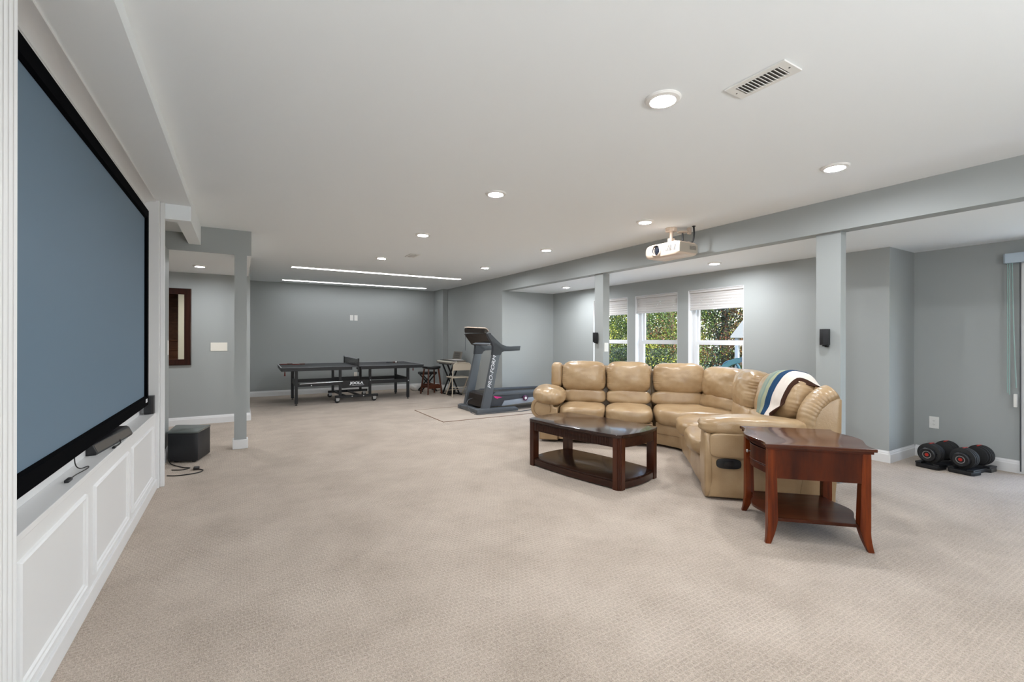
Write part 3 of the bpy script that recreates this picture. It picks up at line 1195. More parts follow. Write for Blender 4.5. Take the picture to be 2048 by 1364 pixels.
prism(bm, [(6.66, 0), (6.62, 2.6), (3.9, 2.6), (3.9, 0.0)], -0.975, -0.88, 'x')
obj('side_board', bm, M['skirt'], t, smooth=None)

# ------------------------------------------------------------------ sectional sofa (local frame p,q)
SA = math.radians(-44)
SO = (0.4, 6.2)


def sp(p, q):
    c, s = math.cos(SA), math.sin(SA)
    return (p * c - q * s, p * s + q * c)


so = sp(*SO)
sofa = thing('sectional_sofa', 'tan leather reclining sectional sofa with pillow backs, turned around the coffee table', 'sofa', (so[0], so[1], 0), SA)
WM['sofaPQ'] = Matrix.Translation((SO[0], SO[1], 0))


def sob(name, bm, m, label=None, smooth=50, parent=None):
    finish(bm, smooth)
    bm.transform(Matrix.Translation((-SO[0], -SO[1], 0)))
    me = bpy.data.meshes.new(name)
    bm.to_mesh(me)
    bm.free()
    me.materials.append(m)
    o = bpy.data.objects.new(name, me)
    COL.objects.link(o)
    o.parent = parent or sofa
    if label:
        o['label'] = label
    return o


CUSH = []


def cush(name, c, size, n=16, k=5, m='leather', rz=0.0, tilt=0.0, roll=0.0, label=None, **kw):
    bm = NB()
    Mx = Matrix.Translation(c) @ Matrix.Rotation(rz, 4, 'Z') @ Matrix.Rotation(roll, 4, 'Y') @ Matrix.Rotation(tilt, 4, 'X')
    cushion(bm, (0, 0, 0), size, n=n, k=k, M=Mx, **kw)
    o = sob(name, bm, M[m], label)
    CUSH.append(o)
    return o


L = M['leather']
# ---- left love seat: p -1.0..0.43, front at q 5.81
bm = NB()
box(bm, -0.95, 5.86, 0.03, 0.42, 6.70, 0.30, bev=0.02)
sob('base', bm, L)
for a, b in ((-0.745, -0.165), (-0.155, 0.425)):
    cush('footrest_panel', ((a + b) / 2, 5.84, 0.165), (b - a, 0.075, 0.25), n=10, k=9, wr=0.004, seed=a)
    cush('seat_cushion', ((a + b) / 2, 6.06, 0.375), (b - a + 0.005, 0.66, 0.20), n=18, k=4.0, wr=0.010, seed=a * 3, pleat=0.008, pfreq=44)
    cush('lumbar_cushion', ((a + b) / 2, 6.40, 0.535), (b - a + 0.005, 0.20, 0.20), n=14, k=3.6, tilt=math.radians(-10), wr=0.012, seed=a * 5)
for a, b, zt in ((-0.765, -0.165, 1.012), (-0.155, 0.425, 1.010)):
    cush('back_cushion', ((a + b) / 2, 6.475, 0.80), (b - a + 0.01, 0.30, 0.425), n=56, k=4.4, tilt=math.radians(-8), puff=0.05,
         pleat=0.009, pfreq=96, seed=b, wr=0.006)
cush('back_wing', (-0.845, 6.50, 0.81), (0.17, 0.26, 0.36), n=14, k=3.6, tilt=math.radians(-8), pleat=0.012, pfreq=40, wr=0.006)
bm = NB()
prism(bm, [(6.52, 0.05), (6.78, 0.05), (6.80, 0.55), (6.74, 0.93), (6.62, 0.95), (6.55, 0.7)], -0.92, 0.455, 'x', bev=0.02)
sob('back_shell', bm, L)


# arm with a scrolled front and a pillow pad
def scroll(bm, q0, q1, flip=1, pc=-0.955, base=(-0.99, -0.755)):
    pts = []
    cx_, cz, r = pc, 0.435, 0.150
    pts += [(base[1], 0.03), (base[0], 0.03), (base[0], 0.27)]
    for k in range(11):
        a = math.radians(215 - k * 21)
        pts.append((cx_ + r * math.cos(a), cz + r * math.sin(a)))
    pts += [(base[1], 0.44)]
    prism(bm, pts, q0, q1, 'y', bev=0.02, seg=3)


bm = NB()
scroll(bm, 5.80, 6.62)
arm_l = sob('armrest', bm, L)
bm = NB()
ring = []
for k in range(26):
    a = math.radians(-60 + k * 300 / 25)
    rr = 0.118 - 0.02 * (k / 25)
    ring.append((-0.955 + rr * math.cos(a + 0.6), 5.797, 0.435 + rr * math.sin(a + 0.6)))
tube(bm, ring, 0.008, 6)
sob('piping', bm, M['piping'], parent=arm_l)
cush('arm_pad', (-0.895, 6.09, 0.575), (0.42, 0.74, 0.25), n=36, k=2.5, wr=0.010, pleat=0.012, pleat_axis=1, pfreq=44, rz=0, roll=math.radians(8), seed=4.2)

# ---- corner wedge
bm = NB()
wp = [(0.455, 5.875), (0.53, 5.84), (0.70, 5.70), (0.735, 5.615), (1.70, 5.615), (1.70, 6.40), (1.30, 6.78), (0.455, 6.78)]
prism(bm, wp, 0.03, 0.305, 'z', bev=0.02)
sob('base', bm, L)
bm = NB()
prism(bm, [(0.46, 5.86), (0.54, 5.815), (0.69, 5.69), (0.74, 5.60), (0.80, 5.66), (0.56, 5.88)], 0.165, 0.31, 'z', bev=0.015)
sob('front_panel', bm, L)


def wedge_warp(pts_in):
    return pts_in


bm = NB()
t_ = bmesh.new()
# seat of the wedge: rounded polygon pillow
poly = [(0.45, 5.81), (0.56, 5.76), (0.68, 5.64), (0.715, 5.60), (1.36, 5.60), (1.40, 5.95), (1.15, 6.35), (0.80, 6.42), (0.45, 6.42)]
cpx, cpy = 0.85, 6.0


def ringp(s, z):
    return [(cpx + (x - cpx) * s, cpy + (y - cpy) * s, z) for x, y in poly]


dense = []
for i in range(len(poly)):
    a = poly[i]
    b = poly[(i + 1) % len(poly)]
    for k in range(4):
        dense.append((a[0] + (b[0] - a[0]) * k / 4, a[1] + (b[1] - a[1]) * k / 4))
# soften the corners
for _ in range(2):
    dense = [((dense[i - 1][0] + 2 * dense[i][0] + dense[(i + 1) % len(dense)][0]) / 4, (dense[i - 1][1] + 2 * dense[i][1] + dense[(i + 1) % len(dense)][1]) / 4) for i in range(len(dense))]
rows = [(0.90, 0.285), (0.985, 0.30), (1.01, 0.345), (1.01, 0.395), (0.985, 0.44), (0.93, 0.465), (0.8, 0.478), (0.55, 0.482), (0.25, 0.480)]
rings = []
for s, z in rows:
    rg = []
    for x, y in dense:
        px, py = cpx + (x - cpx) * s, cpy + (y - cpy) * s
        w = 0.010 * (noise.noise(Vector((px * 7, py * 7, z * 12))) + 0.6 * noise.noise(Vector((px * 18, py * 18, z * 20))))
        rg.append(t_.verts.new((px, py, z + w)))
    rings.append(rg)
for A, B in zip(rings, rings[1:]):
    for k in range(len(A)):
        t_.faces.new((A[k], A[(k + 1) % len(A)], B[(k + 1) % len(B)], B[k]))
t_.faces.new(rings[-1])
t_.faces.new(rings[0])
merge(bm, t_)
sob('seat_cushion', bm, L, smooth=60)
# wedge backs: one facing the room along the left run, one across the corner
cush('lumbar_cushion', (0.76, 6.40, 0.535), (0.66, 0.20, 0.20), n=14, k=3.6, tilt=math.radians(-10), wr=0.008, seed=8.1)
cush('lumbar_cushion', (1.26, 6.12, 0.535), (0.78, 0.20, 0.20), n=16, k=3.6, rz=math.radians(-60), tilt=math.radians(-10), wr=0.016, seed=9.3)
cush('back_cushion', (0.79, 6.475, 0.795), (0.66, 0.30, 0.415), n=56, k=4.2, tilt=math.radians(-8), puff=0.04, pleat=0.009, pfreq=96, seed=2.2, wr=0.008, rz=math.radians(-4))
cush('back_cushion', (1.315, 6.13, 0.775), (0.72, 0.28, 0.40), n=56, k=4.0, rz=math.radians(-62), tilt=math.radians(-8), puff=0.035, pleat=0.009, pfreq=90, seed=3.7, wr=0.010)
bm = NB()
prism(bm, [(0.46, 6.55), (1.15, 6.55), (1.42, 6.1), (1.45, 5.62), (1.72, 5.62), (1.72, 6.42), (1.32, 6.80), (0.46, 6.80)], 0.05, 0.90, 'z', bev=0.03)
sob('back_shell', bm, L)

# ---- right love seat: faces -p, front at p 0.72, from q 5.6 to 4.04
bm = NB()
box(bm, 0.77, 4.08, 0.03, 1.68, 5.60, 0.30, bev=0.02)
sob('base', bm, L)
Q = math.radians(-90)
for a, b in ((4.295, 4.94), (4.955, 5.60)):
    c = (a + b) / 2
    cush('footrest_panel', (0.752, c, 0.165), (b - a, 0.075, 0.25), n=10, k=9, rz=Q, wr=0.004, seed=a)
    cush('seat_cushion', (0.97, c, 0.375), (b - a + 0.005, 0.68, 0.205), n=18, k=4.0, rz=Q, wr=0.012, seed=a * 3, pleat=0.008, pfreq=44)
    cush('lumbar_cushion', (1.32, c, 0.545), (b - a + 0.005, 0.20, 0.21), n=14, k=3.6, rz=Q, tilt=math.radians(-10), wr=0.016, seed=a * 5)
cush('back_cushion', (1.395, 5.275, 0.79), (0.65, 0.29, 0.41), n=56, k=4.0, rz=Q, tilt=math.radians(-9), puff=0.035, pleat=0.006, pfreq=80, seed=6.1, wr=0.010)
cush('back_cushion', (1.475, 4.62, 0.795), (0.68, 0.27, 0.46), n=56, k=3.4, rz=Q + math.radians(11), tilt=math.radians(-16), puff=0.03, pleat=0.006, pfreq=80, seed=7.7, wr=0.008, roll=math.radians(-7))
# outer wing: gathered roll that follows the back edge down to the arm
bm = NB()
wing = spline([(1.495, 4.165, 0.56), (1.512, 4.165, 0.70), (1.552, 4.165, 0.79), (1.605, 4.165, 0.855), (1.675, 4.165, 0.895)], 16)
tw = bmesh.new()
rr = []
nseg = 20
for i, pnt in enumerate(wing):
    tt = i / (len(wing) - 1)
    pa = wing[max(i - 1, 0)]
    pb = wing[min(i + 1, len(wing) - 1)]
    tg = (pb - pa).normalized()
    side = Vector((0, 1, 0))
    nr = tg.cross(side).normalized()
    ring_ = []
    for k in range(nseg):
        an = 2 * PI * k / nseg
        wq = 0.128
        wn = 0.072
        pl = 1 + 0.013 * math.sin(i * 1.3 + 1.6 * math.sin(2 * an)) + 0.007 * math.sin(i * 2.6)
        ring_.append(tw.verts.new(pnt + side * math.cos(an) * wq * pl + nr * math.sin(an) * wn * pl))
    rr.append(ring_)
for A, B in zip(rr, rr[1:]):
    for k in range(nseg):
        tw.faces.new((A[k], A[(k + 1) % nseg], B[(k + 1) % nseg], B[k]))
tw.faces.new(rr[0])
tw.faces.new(rr[-1])
merge(bm, tw)
sob('back_wing', bm, L, smooth=60)
# end panel of the back and shell behind
bm = NB()
prism(bm, [(1.40, 0.05), (1.655, 0.05), (1.70, 0.60), (1.702, 0.855), (1.69, 0.866), (1.666, 0.864), (1.621, 0.838), (1.559, 0.775), (1.521, 0.705), (1.50, 0.61), (1.47, 0.45)], 4.040, 4.14, 'y', bev=0.010)
sob('back_end_panel', bm, L)
bm = NB()
prism(bm, [(1.56, 0.05), (1.65, 0.05), (1.70, 0.60), (1.70, 0.90), (1.62, 0.93), (1.56, 0.7)], 4.10, 5.61, 'y', bev=0.02)
prism(bm, [(1.45, 0.05), (1.60, 0.05), (1.62, 0.90), (1.54, 0.90), (1.47, 0.6)], 4.30, 5.60, 'y', bev=0.02)
sob('back_shell', bm, L)
# arm
bm = NB()
prism(bm, [(0.735, 0.02), (1.62, 0.02), (1.62, 0.56), (0.80, 0.56), (0.735, 0.50)], 4.045, 4.285, 'y', bev=0.02, seg=3)
arm_r = sob('armrest', bm, L)
cush('arm_panel', (1.14, 4.050, 0.455), (0.80, 0.055, 0.20), n=12, k=8, wr=0.003, label='puffy upper side panel of the arm')
cush('arm_front_roll', (0.735, 4.165, 0.28), (0.075, 0.25, 0.56), n=12, k=4, wr=0.005, pleat=0.008, pleat_axis=0, seed=2)
cush('arm_pad', (1.10, 4.165, 0.605), (0.86, 0.29, 0.165), n=22, k=3.2, wr=0.012, pleat=0.012, pleat_axis=0, pfreq=26, seed=5.5)
bm = NB()
hx, hz, hl, hh = 0.885, 0.305, 0.095, 0.042
pts = []
for k in range(24):
    a = 2 * PI * k / 24
    ca, sa = math.cos(a), math.sin(a)
    pts.append((hx + math.copysign(abs(ca) ** 0.6, ca) * hl, hz + math.copysign(abs(sa) ** 0.6, sa) * hh))
prism(bm, pts, 4.030, 4.060, 'y', bev=0.006)
rh = sob('recliner_handle', bm, M['black'], label='black oval recliner handle')
bm = NB()
box(bm, hx - 0.035, 4.024, hz - 0.025, hx + 0.035, 4.036, hz + 0.025, bev=0.008)
sob('pull_lever', bm, M['blackm'], parent=rh)

# ---- throw over the near back cushion
t = thing('throw_blanket', 'striped throw of sage, navy, cream and brown draped over the sofa back', 'blanket', (so[0], so[1], 0), SA)
from mathutils.bvhtree import BVHTree
vs_, fs_ = [], []
for o in sofa.children:
    base_ = len(vs_)
    vs_ += [v.co.copy() for v in o.data.vertices]
    fs_ += [[base_ + i for i in p_.vertices] for p_ in o.data.polygons]
bvh = BVHTree.FromPolygons(vs_, fs_)


A0 = 206


def drape(q, n=46):
    """profile of the sofa back at one q: rays from outside towards an axis inside the cushion"""
    c_ = Vector((1.50 - SO[0], q - SO[1], 0.74))
    rad_ = []
    for k in range(n):
        a = math.radians(A0 - k * (A0 + 8) / (n - 1))
        d_ = Vector((math.cos(a), 0, math.sin(a)))
        hit = bvh.ray_cast(c_ + d_ * 0.75, -d_)
        r0 = (0.75 - hit[3]) if hit[0] else 0.18
        if a > math.radians(160):
            r0 = min(r0, 0.235)
        rad_.append(r0)
    # the cloth bridges hollows
    for _ in range(30):
        rad_ = [rad_[0]] + [max(rad_[k], 0.5 * (rad_[k - 1] + rad_[k + 1]) - 0.002) for k in range(1, n - 1)] + [rad_[-1]]
    out = []
    for k in range(n):
        a = math.radians(A0 - k * (A0 + 8) / (n - 1))
        out.append(c_ + Vector((math.cos(a), 0, math.sin(a))) * (rad_[k] + 0.014))
    return out


stripes = [('sage', (142, 153, 140), 0.055), ('grey_sage', (128, 146, 138), 0.02), ('light_sage', (160, 164, 138), 0.045), ('navy', (34, 66, 98), 0.078),
           ('cream', (222, 212, 202), 0.09), ('brown', (60, 38, 28), 0.03)]
nq = 40
tot = sum(s[2] for s in stripes)
bm = NB()
mats = []
for s in stripes:
    mats.append(mat('throw_' + s[0], s[1], 0.9, bump=0.5, bscale=160, spec=0.15))
cols = [drape(4.65 - 0.345 * j / nq) for j in range(nq + 1)]
nrow = len(cols[0])
grid = []
for i in range(nrow):
    f = i / (nrow - 1)
    row = []
    for j in range(nq + 1):
        u = j / nq
        jj = [max(0, min(nq, j + d_)) for d_ in (-2, -1, 0, 1, 2)]
        v = sum((cols[x][i] for x in jj), Vector()) / 5
        fold = 0.006 * math.sin(u * 23 + f * 2.5) * (1 - 0.7 * f)
        spread = 0.04 * (1 - f) ** 2 + 0.06 * (1 - f)
        row.append(bm.verts.new((v.x - abs(fold), v.y + 0.03 * (1 - f) + spread * (0.5 - u) * 0.4, v.z + abs(fold) * f)))
    grid.append(row)
acc = []
s0 = 0
for k, s in enumerate(stripes):
    s0 += s[2] / tot
    acc.append(s0)
for i in range(len(grid) - 1):
    for j in range(nq):
        fc = bm.faces.new((grid[i][j], grid[i][j + 1], grid[i + 1][j + 1], grid[i + 1][j]))
        u = (j + 0.5) / nq
        for k, a in enumerate(acc):
            if u <= a + 1e-6:
                fc.material_index = k
                break
bmesh.ops.recalc_face_normals(bm, faces=bm.faces[:])
bmesh.ops.solidify(bm, geom=bm.faces[:], thickness=0.008)
obj('cloth', bm, mats, t, local=True, smooth=60)

# ------------------------------------------------------------------ coffee table
CT = Vector((3.033, 3.534, 0))
ct = thing('coffee_table', 'dark espresso wood coffee table with bowed sides, reeded apron and a lower shelf', 'table', CT, math.radians(100.9 - 90))
# local: x = short axis, y = long axis
hx, hy = 0.312, 0.575


def boat(hx, hy, bx, by, rc, n=10):
    """rectangle with bowed sides and clipped round corners"""
    pts = []
    for sx_, sy_, swap in ((1, -1, 0), (1, 1, 1), (-1, 1, 0), (-1, -1, 1)):
        pass
    # right side (x=+hx) from bottom to top
    for k in range(n + 1):
        t = -1 + 2 * k / n
        pts.append((hx + bx * (1 - t * t), t * (hy - rc)))
    for k in range(1, 5):
        a = k / 5 * PI / 2
        pts.append((hx - rc + rc * math.cos(a), hy - rc + rc * math.sin(a)))
    for k in range(n + 1):
        t = -1 + 2 * k / n
        pts.append((-t * (hx - rc), hy + by * (1 - t * t)))
    for k in range(1, 5):
        a = PI / 2 + k / 5 * PI / 2
        pts.append((-(hx - rc) + rc * math.cos(a), hy - rc + rc * math.sin(a)))
    for k in range(n + 1):
        t = -1 + 2 * k / n
        pts.append((-hx - bx * (1 - t * t), -t * (hy - rc)))
    for k in range(1, 5):
        a = PI + k / 5 * PI / 2
        pts.append((-(hx - rc) + rc * math.cos(a), -(hy - rc) + rc * math.sin(a)))
    for k in range(n + 1):
        t = -1 + 2 * k / n
        pts.append((t * (hx - rc), -hy - by * (1 - t * t)))
    for k in range(1, 5):
        a = 1.5 * PI + k / 5 * PI / 2
        pts.append((hx - rc + rc * math.cos(a), -(hy - rc) + rc * math.sin(a)))
    return pts


bm = NB()
prism(bm, boat(hx + 0.006, hy + 0.006, 0.030, 0.034, 0.05), 0.458, 0.488, 'z', bev=0.006, seg=3)
obj('table_top', bm, M['espresso_top'], ct, local=True)
bm = NB()
prism(bm, boat(hx - 0.008, hy - 0.008, 0.030, 0.034, 0.05), 0.372, 0.458, 'z')
ap = obj('apron', bm, M['espresso'], ct, local=True)
# reeding on the long sides of the apron
bm = NB()
for s in (-1, 1):
    for k in range(56):
        t = -0.92 + 1.84 * k / 55
        y = t * (hy - 0.075)
        x = (hx - 0.008 + 0.030 * (1 - (y / (hy - 0.058)) ** 2)) * s
        cyl(bm, (x, y, 0.376), (x, y, 0.452), 0.0075, 6)
rd = obj('reeding', bm, M['espresso'], ap, local=True)
rd['kind'] = 'stuff'
bm = NB()
prism(bm, boat(hx - 0.022, hy - 0.022, 0.030, 0.034, 0.05), 0.058, 0.082, 'z', bev=0.004)
obj('shelf', bm, M['espresso_shelf'], ct, local=True)
bm = NB()
prism(bm, boat(hx - 0.010, hy - 0.010, 0.030, 0.034, 0.05), 0.012, 0.068, 'z')
obj('base_rail', bm, M['espresso'], ct, local=True)
for sx_ in (-1, 1):
    for sy_ in (-1, 1):
        bm = NB()
        cx_, cy_ = sx_ * (hx - 0.05), sy_ * (hy - 0.05)
        poly = []
        A = math.atan2(sy_, sx_)
        outer = [(-0.028, 0.056), (0.012, 0.056), (0.030, 0.050), (0.034, 0.034), (0.040, 0.040), (0.047, 0.028), (0.043, 0.022), (0.050, 0.012),
                 (0.045, 0.0), (0.050, -0.012), (0.043, -0.022), (0.047, -0.028), (0.040, -0.040), (0.034, -0.034), (0.030, -0.050), (0.012, -0.056), (-0.028, -0.056)]
        ca, sa = math.cos(A), math.sin(A)
        # octagon-like post with reeded outer corner, turned to face the diagonal
        poly = [(0.050 * sx_, -0.028 * sy_), (0.050 * sx_, 0.018 * sy_), (0.044 * sx_, 0.021 * sy_), (0.046 * sx_, 0.030 * sy_), (0.038 * sx_, 0.032 * sy_),
                (0.037 * sx_, 0.037 * sy_), (0.032 * sx_, 0.038 * sy_), (0.030 * sx_, 0.046 * sy_), (0.021 * sx_, 0.044 * sy_), (0.018 * sx_, 0.050 * sy_), (-0.028 * sx_, 0.050 * sy_), (-0.028 * sx_, -0.028 * sy_)]
        poly = [(cx_ + x, cy_ + y) for x, y in poly]
        prism(bm, poly, 0.0, 0.458, 'z')
        obj('leg', bm, M['espresso_leg'], ct, local=True, smooth=None)

# ------------------------------------------------------------------ side table (frame of the sofa)
st_c = sp(1.246, 3.566)
stb = thing('side_table', 'cherry wood side table with a bowed drawer front, lower shelf and flared legs', 'table', (st_c[0], st_c[1], 0), SA)
# local x = p (drawer side at -x), y = q


def serp(xh, yh, bow, n=16):
    """square with serpentine -x and +x edges"""
    pts = []

    def edge(t):   # t 0..1 : ears at the ends, cove, bow
        u = abs(2 * t - 1)
        if u > 0.80:
            return -0.012 * math.sin((1 - u) / 0.2 * PI / 2)
        w = u / 0.80
        return -0.012 + (bow + 0.012) * (0.5 + 0.5 * math.cos(w * PI))
    for k in range(n * 2 + 1):
        t = k / (2 * n)
        pts.append((xh + edge(t), -yh + 2 * yh * t))
    for k in range(n * 2 + 1):
        t = k / (2 * n)
        pts.append((-xh - edge(t), yh - 2 * yh * t))
    return pts


bm = NB()
prism(bm, serp(0.316, 0.318, 0.045), 0.628, 0.650, 'z', bev=0.004)
obj('table_top', bm, M['cherry_top'], stb, local=True, smooth=30)
bm = NB()
prism(bm, serp(0.303, 0.305, 0.043), 0.612, 0.628, 'z', bev=0.003)
obj('top_moulding', bm, M['cherry'], stb, local=True, smooth=30)


def skirt(bm, x, sgn, z0, z1, y0, y1, bow, th=0.02, off=0.0, n=20):
    A = []
    for k in range(n + 1):
        t = k / n
        u = abs(2 * t - 1)
        b = (bow) * (0.5 + 0.5 * math.cos(u * PI)) + off
        A.append((sgn * (x + b), y0 + (y1 - y0) * t))
    B = [(a - sgn * th, b) for a, b in A]
    prism(bm, A + B[::-1], z0, z1, 'z', bev=0.002, seg=1)


for s in (-1, 1):
    bm = NB()
    box(bm, -0.27, s * 0.285 - 0.009, 0.425, 0.27, s * 0.285 + 0.009, 0.613)
    obj('side_panel', bm, M['cherry'], stb, local=True)
bm = NB()
skirt(bm, 0.262, 1, 0.425, 0.613, -0.27, 0.27, 0.05)
obj('back_panel', bm, M['cherry'], stb, local=True)
bm = NB()
skirt(bm, 0.262, -1, 0.425, 0.470, -0.27, 0.27, 0.05)
skirt(bm, 0.262, -1, 0.588, 0.613, -0.27, 0.27, 0.05)
obj('drawer_rail', bm, M['cherry'], stb, local=True)
bm = NB()
skirt(bm, 0.262, -1, 0.474, 0.584, -0.225, 0.225, 0.05, off=0.004)
drw = obj('drawer', bm, M['cherry'], stb, local=True)
bm = NB()
skirt(bm, 0.262, -1, 0.474, 0.480, -0.225, 0.225, 0.05, off=0.008)
skirt(bm, 0.262, -1, 0.578, 0.584, -0.225, 0.225, 0.05, off=0.008)
obj('bead', bm, M['cherry'], drw, local=True)
for yy in (0.035, 0.035 + 0.0,):
    pass
bm = NB()
lathe(bm, [(0.004, 0), (0.004, 0.014), (0.010, 0.018), (0.012, 0.024), (0.009, 0.030), (0, 0.032)], (-0.318, 0.0, 0.528), (-1, 0, 0), 16)
obj('knob', bm, M['steel'], drw, local=True, label='small round metal knob')
bm = NB()
prism(bm, serp(0.262, 0.275, 0.05), 0.140, 0.162, 'z', bev=0.004)
obj('shelf', bm, M['cherry_shelf'], stb, local=True, smooth=30)
for sx_ in (-1, 1):
    for sy_ in (-1, 1):
        bm = NB()
        rings = []
        for k in range(22):
            z = 0.613 * (1 - k / 21)
            low = max(0.0, (0.15 - z) / 0.15)
            wd = 0.048 + 0.012 * min(1.0, (0.613 - z) / 0.463) - 0.028 * low ** 1.2
            out_ = 0.016 * low ** 2
            w = wd / 2
            cx_ = sx_ * (0.292 + out_ - w)
            cy_ = sy_ * (0.296 + out_ * 0.6 - w)
            rings.append([bm.verts.new((cx_ + a * w, cy_ + b * w, z)) for a, b in ((-1, -1), (1, -1), (1, 1), (-1, 1))])
        for A, B in zip(rings, rings[1:]):
            for k in range(4):
                bm.faces.new((A[k], A[(k + 1) % 4], B[(k + 1) % 4], B[k]))
        bm.faces.new(rings[0])
        bm.faces.new(rings[-1])
        bmesh.ops.bevel(bm, geom=[e for e in bm.edges if abs(e.verts[0].co.z - e.verts[1].co.z) > 0.02], offset=0.003, segments=2, affect='EDGES')
        obj('leg', bm, M['cherry_leg'], stb, local=True, smooth=30)

# ------------------------------------------------------------------ projector
PJ = (4.28, 3.56)
pj = thing('projector', 'cream ceiling projector with a round lens hanging before the beam', 'projector', (PJ[0], PJ[1], HC))
x0, x1, y0, y1 = 4.14, 4.47, 3.36, 3.86
bm = NB()
front = [(x0 + 0.03, y1), (x0 + 0.005, y1 - 0.04), (x0, (y0 + y1) / 2), (x0 + 0.008, y0 + 0.05), (x0 + 0.03, y0), (x1, y0 + 0.005), (x1, y1 - 0.005)]
tb = bmesh.new()
rows = [(0.86, 2.272), (0.96, 2.285), (1.0, 2.325), (1.0, 2.37), (0.98, 2.40), (0.90, 2.425)]
cx_, cy_ = (x0 + x1) / 2, (y0 + y1) / 2
rg = []
for s, z in rows:
    rg.append([tb.verts.new((cx_ + (a - cx_) * s, cy_ + (b - cy_) * s, z)) for a, b in front])
for A, B in zip(rg, rg[1:]):
    for k in range(len(A)):
        tb.faces.new((A[k], A[(k + 1) % len(A)], B[(k + 1) % len(B)], B[k]))
tb.faces.new(rg[0])
tb.faces.new(rg[-1])
bmesh.ops.bevel(tb, geom=[e for e in tb.edges], offset=0.006, segments=2, affect='EDGES')
merge(bm, tb)
body = obj('body', bm, M['proj'], pj, smooth=50)
lc = (x0 + 0.004, 3.665, 2.350)
bm = NB()
lathe(bm, [(0.064, -0.03), (0.065, 0.020), (0.060, 0.026), (0.054, 0.012), (0.052, -0.01)], lc, (-1, 0, 0), 32)
ln = obj('lens_ring', bm, M['proj'], pj)
bm = NB()
lathe(bm, [(0, 0.012), (0.026, 0.009), (0.051, -0.002), (0.053, 0.016), (0.055, 0.0)], lc, (-1, 0, 0), 32)
obj('lens', bm, M['lens'], ln)
for k in range(9):
    bm = NB()
    yy = 3.555 - k * 0.018
    xx = x0 + 0.002 + (0.004 if k < 6 else 0.01)
    beam(bm, (xx - 0.006, yy + 0.008, 2.322), (xx - 0.004, yy, 2.388), 0.005, 0.006, up=(1, 0, 0))
    obj('vent_slot', bm, M['dark_gap'], body, smooth=None)
bm = NB()
box(bm, x0 + 0.02, y0 + 0.0, 2.30, x1 - 0.005, y0 + 0.004, 2.40)
obj('side_panel', bm, M['projside'], pj, smooth=None)
bm = NB()
for k in range(8):
    for r_ in range(4):
        box(bm, x0 + 0.19 + k * 0.014, y0 - 0.0015, 2.335 + r_ * 0.011, x0 + 0.199 + k * 0.014, y0 + 0.001, 2.342 + r_ * 0.011)
obj('side_grille', bm, M['dark_gap'], pj, smooth=None)
bm = NB()
box(bm, 4.24, 3.50, 2.425, 4.40, 3.75, 2.437, bev=0.003)
beam(bm, (4.20, 3.78, 2.433), (4.40, 3.42, 2.433), 0.03, 0.012)
beam(bm, (4.20, 3.45, 2.433), (4.42, 3.72, 2.433), 0.03, 0.012)
cyl(bm, (4.31, 3.60, 2.43), (4.31, 3.60, 2.58), 0.018, 16)
box(bm, 4.28, 3.57, 2.45, 4.34, 3.63, 2.50, bev=0.006)
obj('mount_arm', bm, M['proj'], pj)
bm = NB()
prism(bm, [(4.31 + 0.068 * math.cos(PI / 8 + k * PI / 4), 3.60 + 0.068 * math.sin(PI / 8 + k * PI / 4)) for k in range(8)], 2.578, 2.6195, 'z', bev=0.006)
obj('ceiling_plate', bm, M['proj'], pj)
pc = thing('projector_cables', 'dark cables running from the ceiling down behind the projector', 'cable', (4.46, 3.5, HC))
bm = NB()
tube(bm, spline([(4.45, 3.40, 2.615), (4.455, 3.40, 2.54), (4.45, 3.405, 2.47), (4.44, 3.42, 2.43)], 8), [0.010] * 24 + [0.008], 8)
obj('wire', bm, M['black'], pc)
bm = NB()
tube(bm, spline([(4.42, 3.53, 2.56), (4.42, 3.53, 2.48), (4.41, 3.54, 2.43)], 8), 0.009, 8)
tube(bm, spline([(4.41, 3.54, 2.437), (4.40, 3.58, 2.452), (4.39, 3.61, 2.437)], 8), 0.006, 8)
obj('wire', bm, M['black'], pc)
bm = NB()
lathe(bm, [(0.02, 0), (0.02, -0.006), (0.008, -0.010), (0, -0.010)], (4.45, 3.40, HC), seg=16)
obj('grommet', bm, M['black'], pc)
bm = NB()
box(bm, 4.46, 3.47, 2.548, 4.50, 3.50, 2.62)
lathe(bm, [(0.06, 0), (0.06, -0.008), (0, -0.014)], (4.42, 3.53, 2.575), seg=20)
obj('cable_disc', bm, M['proj'], pc)


# ------------------------------------------------------------------ surround speakers on the columns
def col_speaker(y, label):
    t = thing('speaker', label, 'speaker', (4.742, y, 1.26))
    bm = NB()
    prism(bm, [(4.742 - 0.012, y - 0.032), (4.742 - 0.06, y - 0.036), (4.742 - 0.072, y), (4.742 - 0.06, y + 0.036), (4.742 - 0.012, y + 0.032)], 1.275, 1.425, 'z', bev=0.004)
    obj('body', bm, M['black'], t)
    bm = NB()
    box(bm, 4.742 - 0.014, y - 0.015, 1.255, 4.742, y + 0.015, 1.38)
    box(bm, 4.742 - 0.05, y - 0.02, 1.262, 4.742 - 0.004, y + 0.02, 1.274, bev=0.002, seg=1)
    obj('wall_bracket', bm, M['blackm'], t)


col_speaker(5.365, 'small black speaker on the column in front of the windows')
col_speaker(2.155, 'small black speaker on the wide column behind the sofa end')


